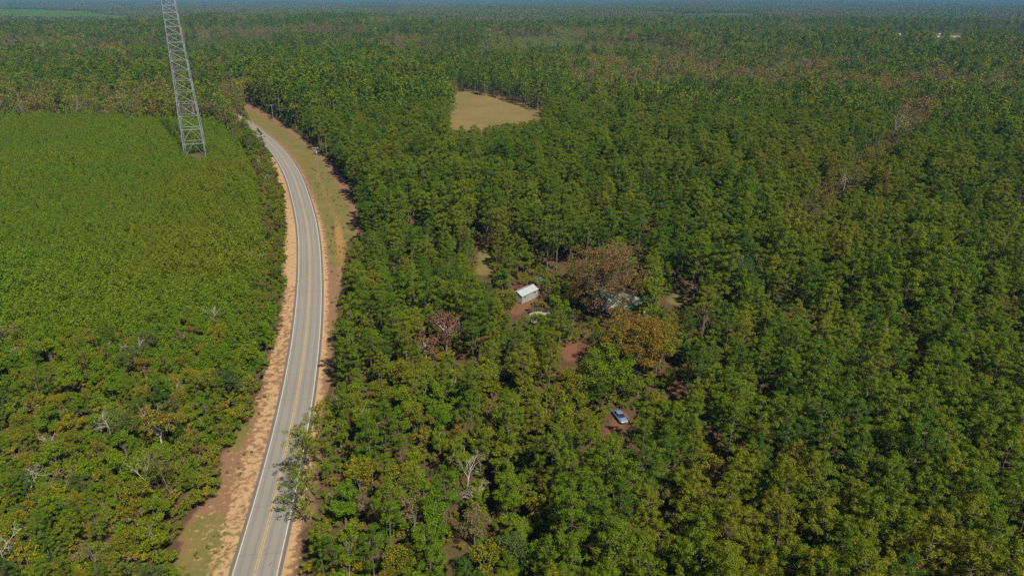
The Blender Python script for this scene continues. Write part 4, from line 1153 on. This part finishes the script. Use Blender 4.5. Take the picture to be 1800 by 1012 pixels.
for kind in (PINE, YOUNG, BROAD, AUTUMN, BARE):
    d = {a: np.concatenate(v) for a, v in K[kind.name].items()}
    x, y, v, s = d['x'], d['y'], d['v'].astype(int), d['s']
    hp = np.array([p['h'] for p in kind.protos])[v] * s; z = terrain(x, y)
    turn = rng.uniform(0, 6.28, x.size)
    px, py, zc = project(x, y, z + hp * .8)
    inside = (px > -8) & (px < 1808) & (py > 2) & (py < 1006)
    rank = np.where(inside, zc / np.maximum(hp, 3), 1e9)
    order = np.argsort(rank); lim = 300 - {'pine_tree': 6, 'broadleaf_tree': 2, 'bare_tree': 0}.get(kind.name, 0)
    chosen = order[:lim]; chosen = chosen[rank[chosen] < 1e8]
    med = np.median(hp[chosen]) if len(chosen) else 1
    nn, cat, grp = noun[kind.name]
    for i in chosen:
        pr_ = kind.protos[v[i]]
        where = 'deep in the woods'
        for p, w in place_words:
            if inpoly(px[i:i + 1], py[i:i + 1], p)[0]: where = w; break
        size_w = 'tall' if hp[i] > med * 1.08 else ('small' if hp[i] < med * .9 else 'middling')
        lb = f"{size_w} {pr_['tint']} {nn} {where}"
        near_w = ''; best = 4.6
        for kn, (kx, ky, kt) in flat_k.items():
            if kn == kind.name or kn == 'young_pine': continue
            dd = np.hypot(kx - x[i], ky - y[i]); j = int(dd.argmin())
            if dd[j] < best: best = dd[j]; near_w = f" next to {kt[j]}"
        if len((lb + near_w).split()) <= 16: lb += near_w
        place(pr_, lb, cat, kind.name, (x[i], y[i], z[i] - .05), s[i], turn[i], grp)
    rest = np.ones(x.size, bool); rest[chosen] = False
    nm, lb = masslab[kind.name]
    mass(nm, lb, np.column_stack((x, y, z - .05))[rest], v[rest], s[rest], turn[rest], source_collection(nm + '_source', [p['joined'] for p in kind.protos]))

# ------------------------------------------------------------------ woods beyond
def low_pine(seed, mc):
    R = np.random.default_rng(seed); C = Geo(); T = Geo(); h = 16; cs = []
    T.tube((0, 0, 0), (0, 0, h * .8), .2, .1, 3)
    for k in range(40):
        t_ = R.uniform(0, 1) ** .8; a = R.uniform(0, 6.28); rr = 2.8 * math.sqrt(max(1 - t_ ** 2.2, .02)) * R.uniform(.5, 1.1)
        cs.append((rr * math.cos(a), rr * math.sin(a), h * (.20 + .77 * t_) + .2 * rr))
    C.grid_faces(puffs(R, np.array(cs), 13, .75, .80, .34, .8), 4)
    return joined('distant_pine', T, C, M['bark'], M[mc])
def low_broad(seed, mc, h=12., leafy=1.):
    R = np.random.default_rng(seed); C = Geo(); T = Geo(); T.tube((0, 0, 0), (0, 0, h * .7), .12, .06, 3)
    lob = [unit(R.normal(size=3) + (0, 0, .3)) * (2.4, 2.4, h * .36) + (0, 0, h * .50) for _ in range(11)]
    C.grid_faces(leaves(R, np.array(lob), np.full(11, 1.55), int(36 * leafy), .55), 4)
    if leafy < .8:
        for k in range(12): T.tube((0, 0, h * .4), lob[k % 9] + R.normal(size=3) * .8 + (0, 0, .8), .09, .04, 3)
    return joined('distant_tree', T, C, M['bark_grey'], M[mc])
DP = [low_pine(700 + i, ('pine_a', 'pine_a', 'pine_c', 'pine_b', 'pine_a', 'pine_c')[i]) for i in range(6)]
DB = [low_broad(720 + i, ('leaf_green', 'leaf_dark', 'leaf_green', 'leaf_olive', 'leaf_sage')[i], 11 + i % 3) for i in range(5)]
DA = [low_broad(740 + i, ('leaf_rust', 'leaf_greybrown', 'leaf_olive', 'leaf_greybrown', 'leaf_yellow', 'leaf_rust', 'leaf_orange')[i], 10 + i % 3, (.8, .55, .9, .6, .9, .7, .9)[i]) for i in range(7)]
MID = 2100.
xs, ys = [], []
for s, d0, d1 in ((5.7, NEAR, 800), (7.0, 800, 1300), (8.4, 1300, MID)):
    a, b_ = jitter_grid(s, d0, d1, s, .42); xs.append(a); ys.append(b_)
x = np.concatenate(xs); y = np.concatenate(ys); z = terrain(x, y)
px, py, _ = project(x, y, z + 8.)
r_ = rng.random(x.size); n1_ = fbm(x / 150, y / 150, 81, 4); n2_ = fbm(x / 60, y / 60, 83, 3); n3_ = fbm(x / 420, y / 420, 85, 3)
# share of brown and grey hardwoods along the creek bottoms, by stand
hard = sstep(.50, .62, n1_) * .62 + .09
hard = np.where((py < 205) & (px > 1000) & (n2_ > .44), np.maximum(hard, .42), hard); hard = np.where((py < 108) & (px > 560) & (n2_ > .46), np.maximum(hard, .36), hard)
B1 = [(600, 92), (780, 88), (1050, 92), (1330, 100), (1560, 128), (1810, 150), (1810, 205), (1600, 205), (1400, 165), (1200, 128), (900, 122), (620, 118)]
B3 = [(-300, 150), (310, 158), (430, 150), (440, 215), (330, 212), (310, 206), (-300, 206)]
B4 = [(-300, 55), (400, 52), (420, 150), (-300, 150)]
PN = [(430, 145), (520, 110), (640, 90), (780, 130), (800, 240), (600, 330)]
hard = np.where(inpoly(px, py, B1), .30 + .45 * (n2_ > .48), hard); hard = np.where(inpoly(px, py, B3), .62, hard)
hard = np.where(inpoly(px, py, B4), np.maximum(hard, .38), hard); hard = np.where(inpoly(px, py, PN), .03, hard)
hard = np.where((px > 950) & (py > 200), .04, hard)
hard = np.where(inpoly(px, py, [(770, 125), (1000, 130), (1010, 215), (940, 205), (800, 168)]), .03, hard)
hard = np.where(inpoly(px, py, [(1590, 180), (1680, 190), (1560, 300), (1500, 310)]), .75, hard)
SG = inpoly(px, py, [(840, 66), (1000, 62), (1035, 78), (1030, 88), (850, 84)]) & (n2_ + rng.random(x.size) * .5 > .62)
fk = np.where(r_ < hard, 2, np.where(r_ < hard + .10 + .25 * hard, 1, 0)); fk[SG] = 1
iy = inpoly(*project(x, y, z + 2.8)[:2], young_poly)
sz = rng.uniform(.70, 1.18, x.size) * (.86 + .3 * n3_) * (1 + .5 * (fbm(x / 33, y / 33, 87) - .5)) * 1.27
big = sstep(500, 1100, np.hypot(x, y))
sz = np.where(fk == 0, sz * (1 + .12 * big), sz * rng.uniform(.85, 1.25 + .35 * big, x.size))
sz = sz * np.where(inpoly(px, py, PN), 1.12, 1.)
# logged-over and young stands: small trees
cutover = (n3_ < .40) & (y > 900); sz = np.where(cutover, sz * .5, sz)
hole = (vnoise(x / 15, y / 15, 91) > .92) & (r_ > .2)
hole |= (np.where(fk > 0, rng.random(x.size), 1) < .22)
ok = ~iy & ~hole & visible_ok(x, y, 15 * sz, 2.6 * sz)
turn = rng.uniform(0, 6.28, x.size); pts = np.column_stack((x, y, z))
for code, nm, lb, src, w in ((0, 'distant_pine_forest', 'unbroken dark green pine forest beyond the tan field', DP, None), (1, 'distant_broadleaf_woods', 'pale and mid green broadleaf crowns in the distant forest', DB, None),
                          (2, 'distant_autumn_woods', 'brown and grey autumn hardwoods in bands across the distant forest', DA, (4, 4, 3, 4, .6, 3, .5))):
    s_ = ok & (fk == code); n_ = int(s_.sum())
    v = pick(n_, np.arange(len(src)), w)
    if code == 1: v = np.where(SG[s_], 4, np.where(v == 4, 0, v))
    if code == 2: v = np.where(inpoly(px[s_], py[s_], B3) & (v == 0), 2, v)
    mass(nm, lb, pts[s_], v, sz[s_], turn[s_], source_collection(nm + '_source', src))

# beyond two kilometres: blocks of woodland, laid side by side to the horizon
def patch_mat():
    m, t, b = mat('distant_canopy'); a = N(t, 'ShaderNodeAttribute', attribute_name='tint'); g = N(t, 'ShaderNodeNewGeometry')
    f = noise(t, .0022, 4, .6, g.outputs['Position']); f2 = noise(t, .006, 3, .6, g.outputs['Position'])
    pine = mix(t, f2, (0.038, 0.080, 0.006), (0.063, 0.100, 0.007))
    hw_ = ramp(t, a.outputs['Fac'], [(0., (0.056, 0.070, 0.012)), (.45, (0.092, 0.073, 0.036)), (.75, (0.111, 0.078, 0.041)), (1., (0.063, 0.078, 0.015))])
    thr_ = N(t, 'ShaderNodeMapRange'); thr_.inputs[1].default_value = -.06; thr_.inputs[2].default_value = .06
    t.links.new(mth(t, 'SUBTRACT', mth(t, 'ADD', mth(t, 'MULTIPLY', a.outputs['Fac'], .35), f), .68), thr_.inputs[0])
    c = mix(t, thr_.outputs[0], pine, hw_)
    hs = N(t, 'ShaderNodeHueSaturation'); t.links.new(mth(t, 'ADD', mth(t, 'MULTIPLY', g.outputs['Random Per Island'], .7), .65), hs.inputs['Value']); t.links.new(c, hs.inputs['Color'])
    t.links.new(hs.outputs[0], b.inputs['Base Color']); b.inputs['Roughness'].default_value = .7; b.inputs['Specular IOR Level'].default_value = .15
    return m
M['canopy'] = patch_mat()
def patch(seed, side, n, per, h, size, young=False):
    R = np.random.default_rng(seed); G = Geo()
    x = R.uniform(-.52, .52, n) * side; y = R.uniform(-.52, .52, n) * side; hh = h * R.uniform(.7, 1.12, n)
    c = np.column_stack((x, y, hh * .72)); rad = np.full(n, size * 1.6)
    vv = leaves(R, c, rad, per, size * 1.5, 1.5 if not young else .8, .6)
    G.grid_faces(vv, 4)
    me = G.mesh('woodland_block', [M['canopy'] if not young else M['young']])
    me.attributes.new('tint', 'FLOAT', 'FACE').data.foreach_set('value', np.repeat(R.random(n), per).astype(np.float32))
    return me
PA = [patch(800 + i, 60, 105, 16, 15, 1.6) for i in range(4)]; PY_ = [patch(810 + i, 60, 420, 5, 4, .9, True) for i in range(2)]
PB = [patch(820 + i, 180, 620, 8, 15, 2.3) for i in range(3)]
FY = [(-300, 16), (60, 17), (150, 21), (242, 31), (225, 36), (60, 35), (-300, 35)]
for nm, lb, src, side, d0, d1 in (('far_woodland', 'hazy blue-green forest toward the horizon', PA + PY_, 60, MID - 30, 5200), ('horizon_woodland', 'blue hazed forest along the horizon', PB, 180, 5200, 14600)):
    x, y = jitter_grid(side, d0, d1, side, .08)
    z = terrain(x, y); px, py, _ = project(x, y, z + 3)
    v = rng.integers(0, 4 if side == 60 else 3, x.size)
    if side == 60:
        fy = inpoly(px, py, FY) | (fbm(x / 350, y / 350, 97, 2) < .30); v = np.where(fy, 4 + rng.integers(0, 2, x.size), v)
    mass(nm, lb, np.column_stack((x, y, z - .5)), v, rng.uniform(.95, 1.1, x.size), rng.integers(0, 4, x.size) * math.pi / 2, source_collection(nm + '_source', src))

# ------------------------------------------------------------------ haze: one closed box of even, thin, bluish air
m = bpy.data.materials.new('haze'); m.use_nodes = True; t = m.node_tree; t.nodes.remove(t.nodes['Principled BSDF'])
pv = N(t, 'ShaderNodeVolumePrincipled'); pv.inputs['Color'].default_value = (.12, .46, 1, 1); pv.inputs['Density'].default_value = .000050
t.links.new(pv.outputs[0], t.nodes['Material Output'].inputs['Volume'])
G = Geo(); G.box((0, 0, 55), (31000, 31000, 220)); tag(link('haze', G.mesh('haze', [m])), 'thin blue haze over the far forest', None, None, 'stuff')
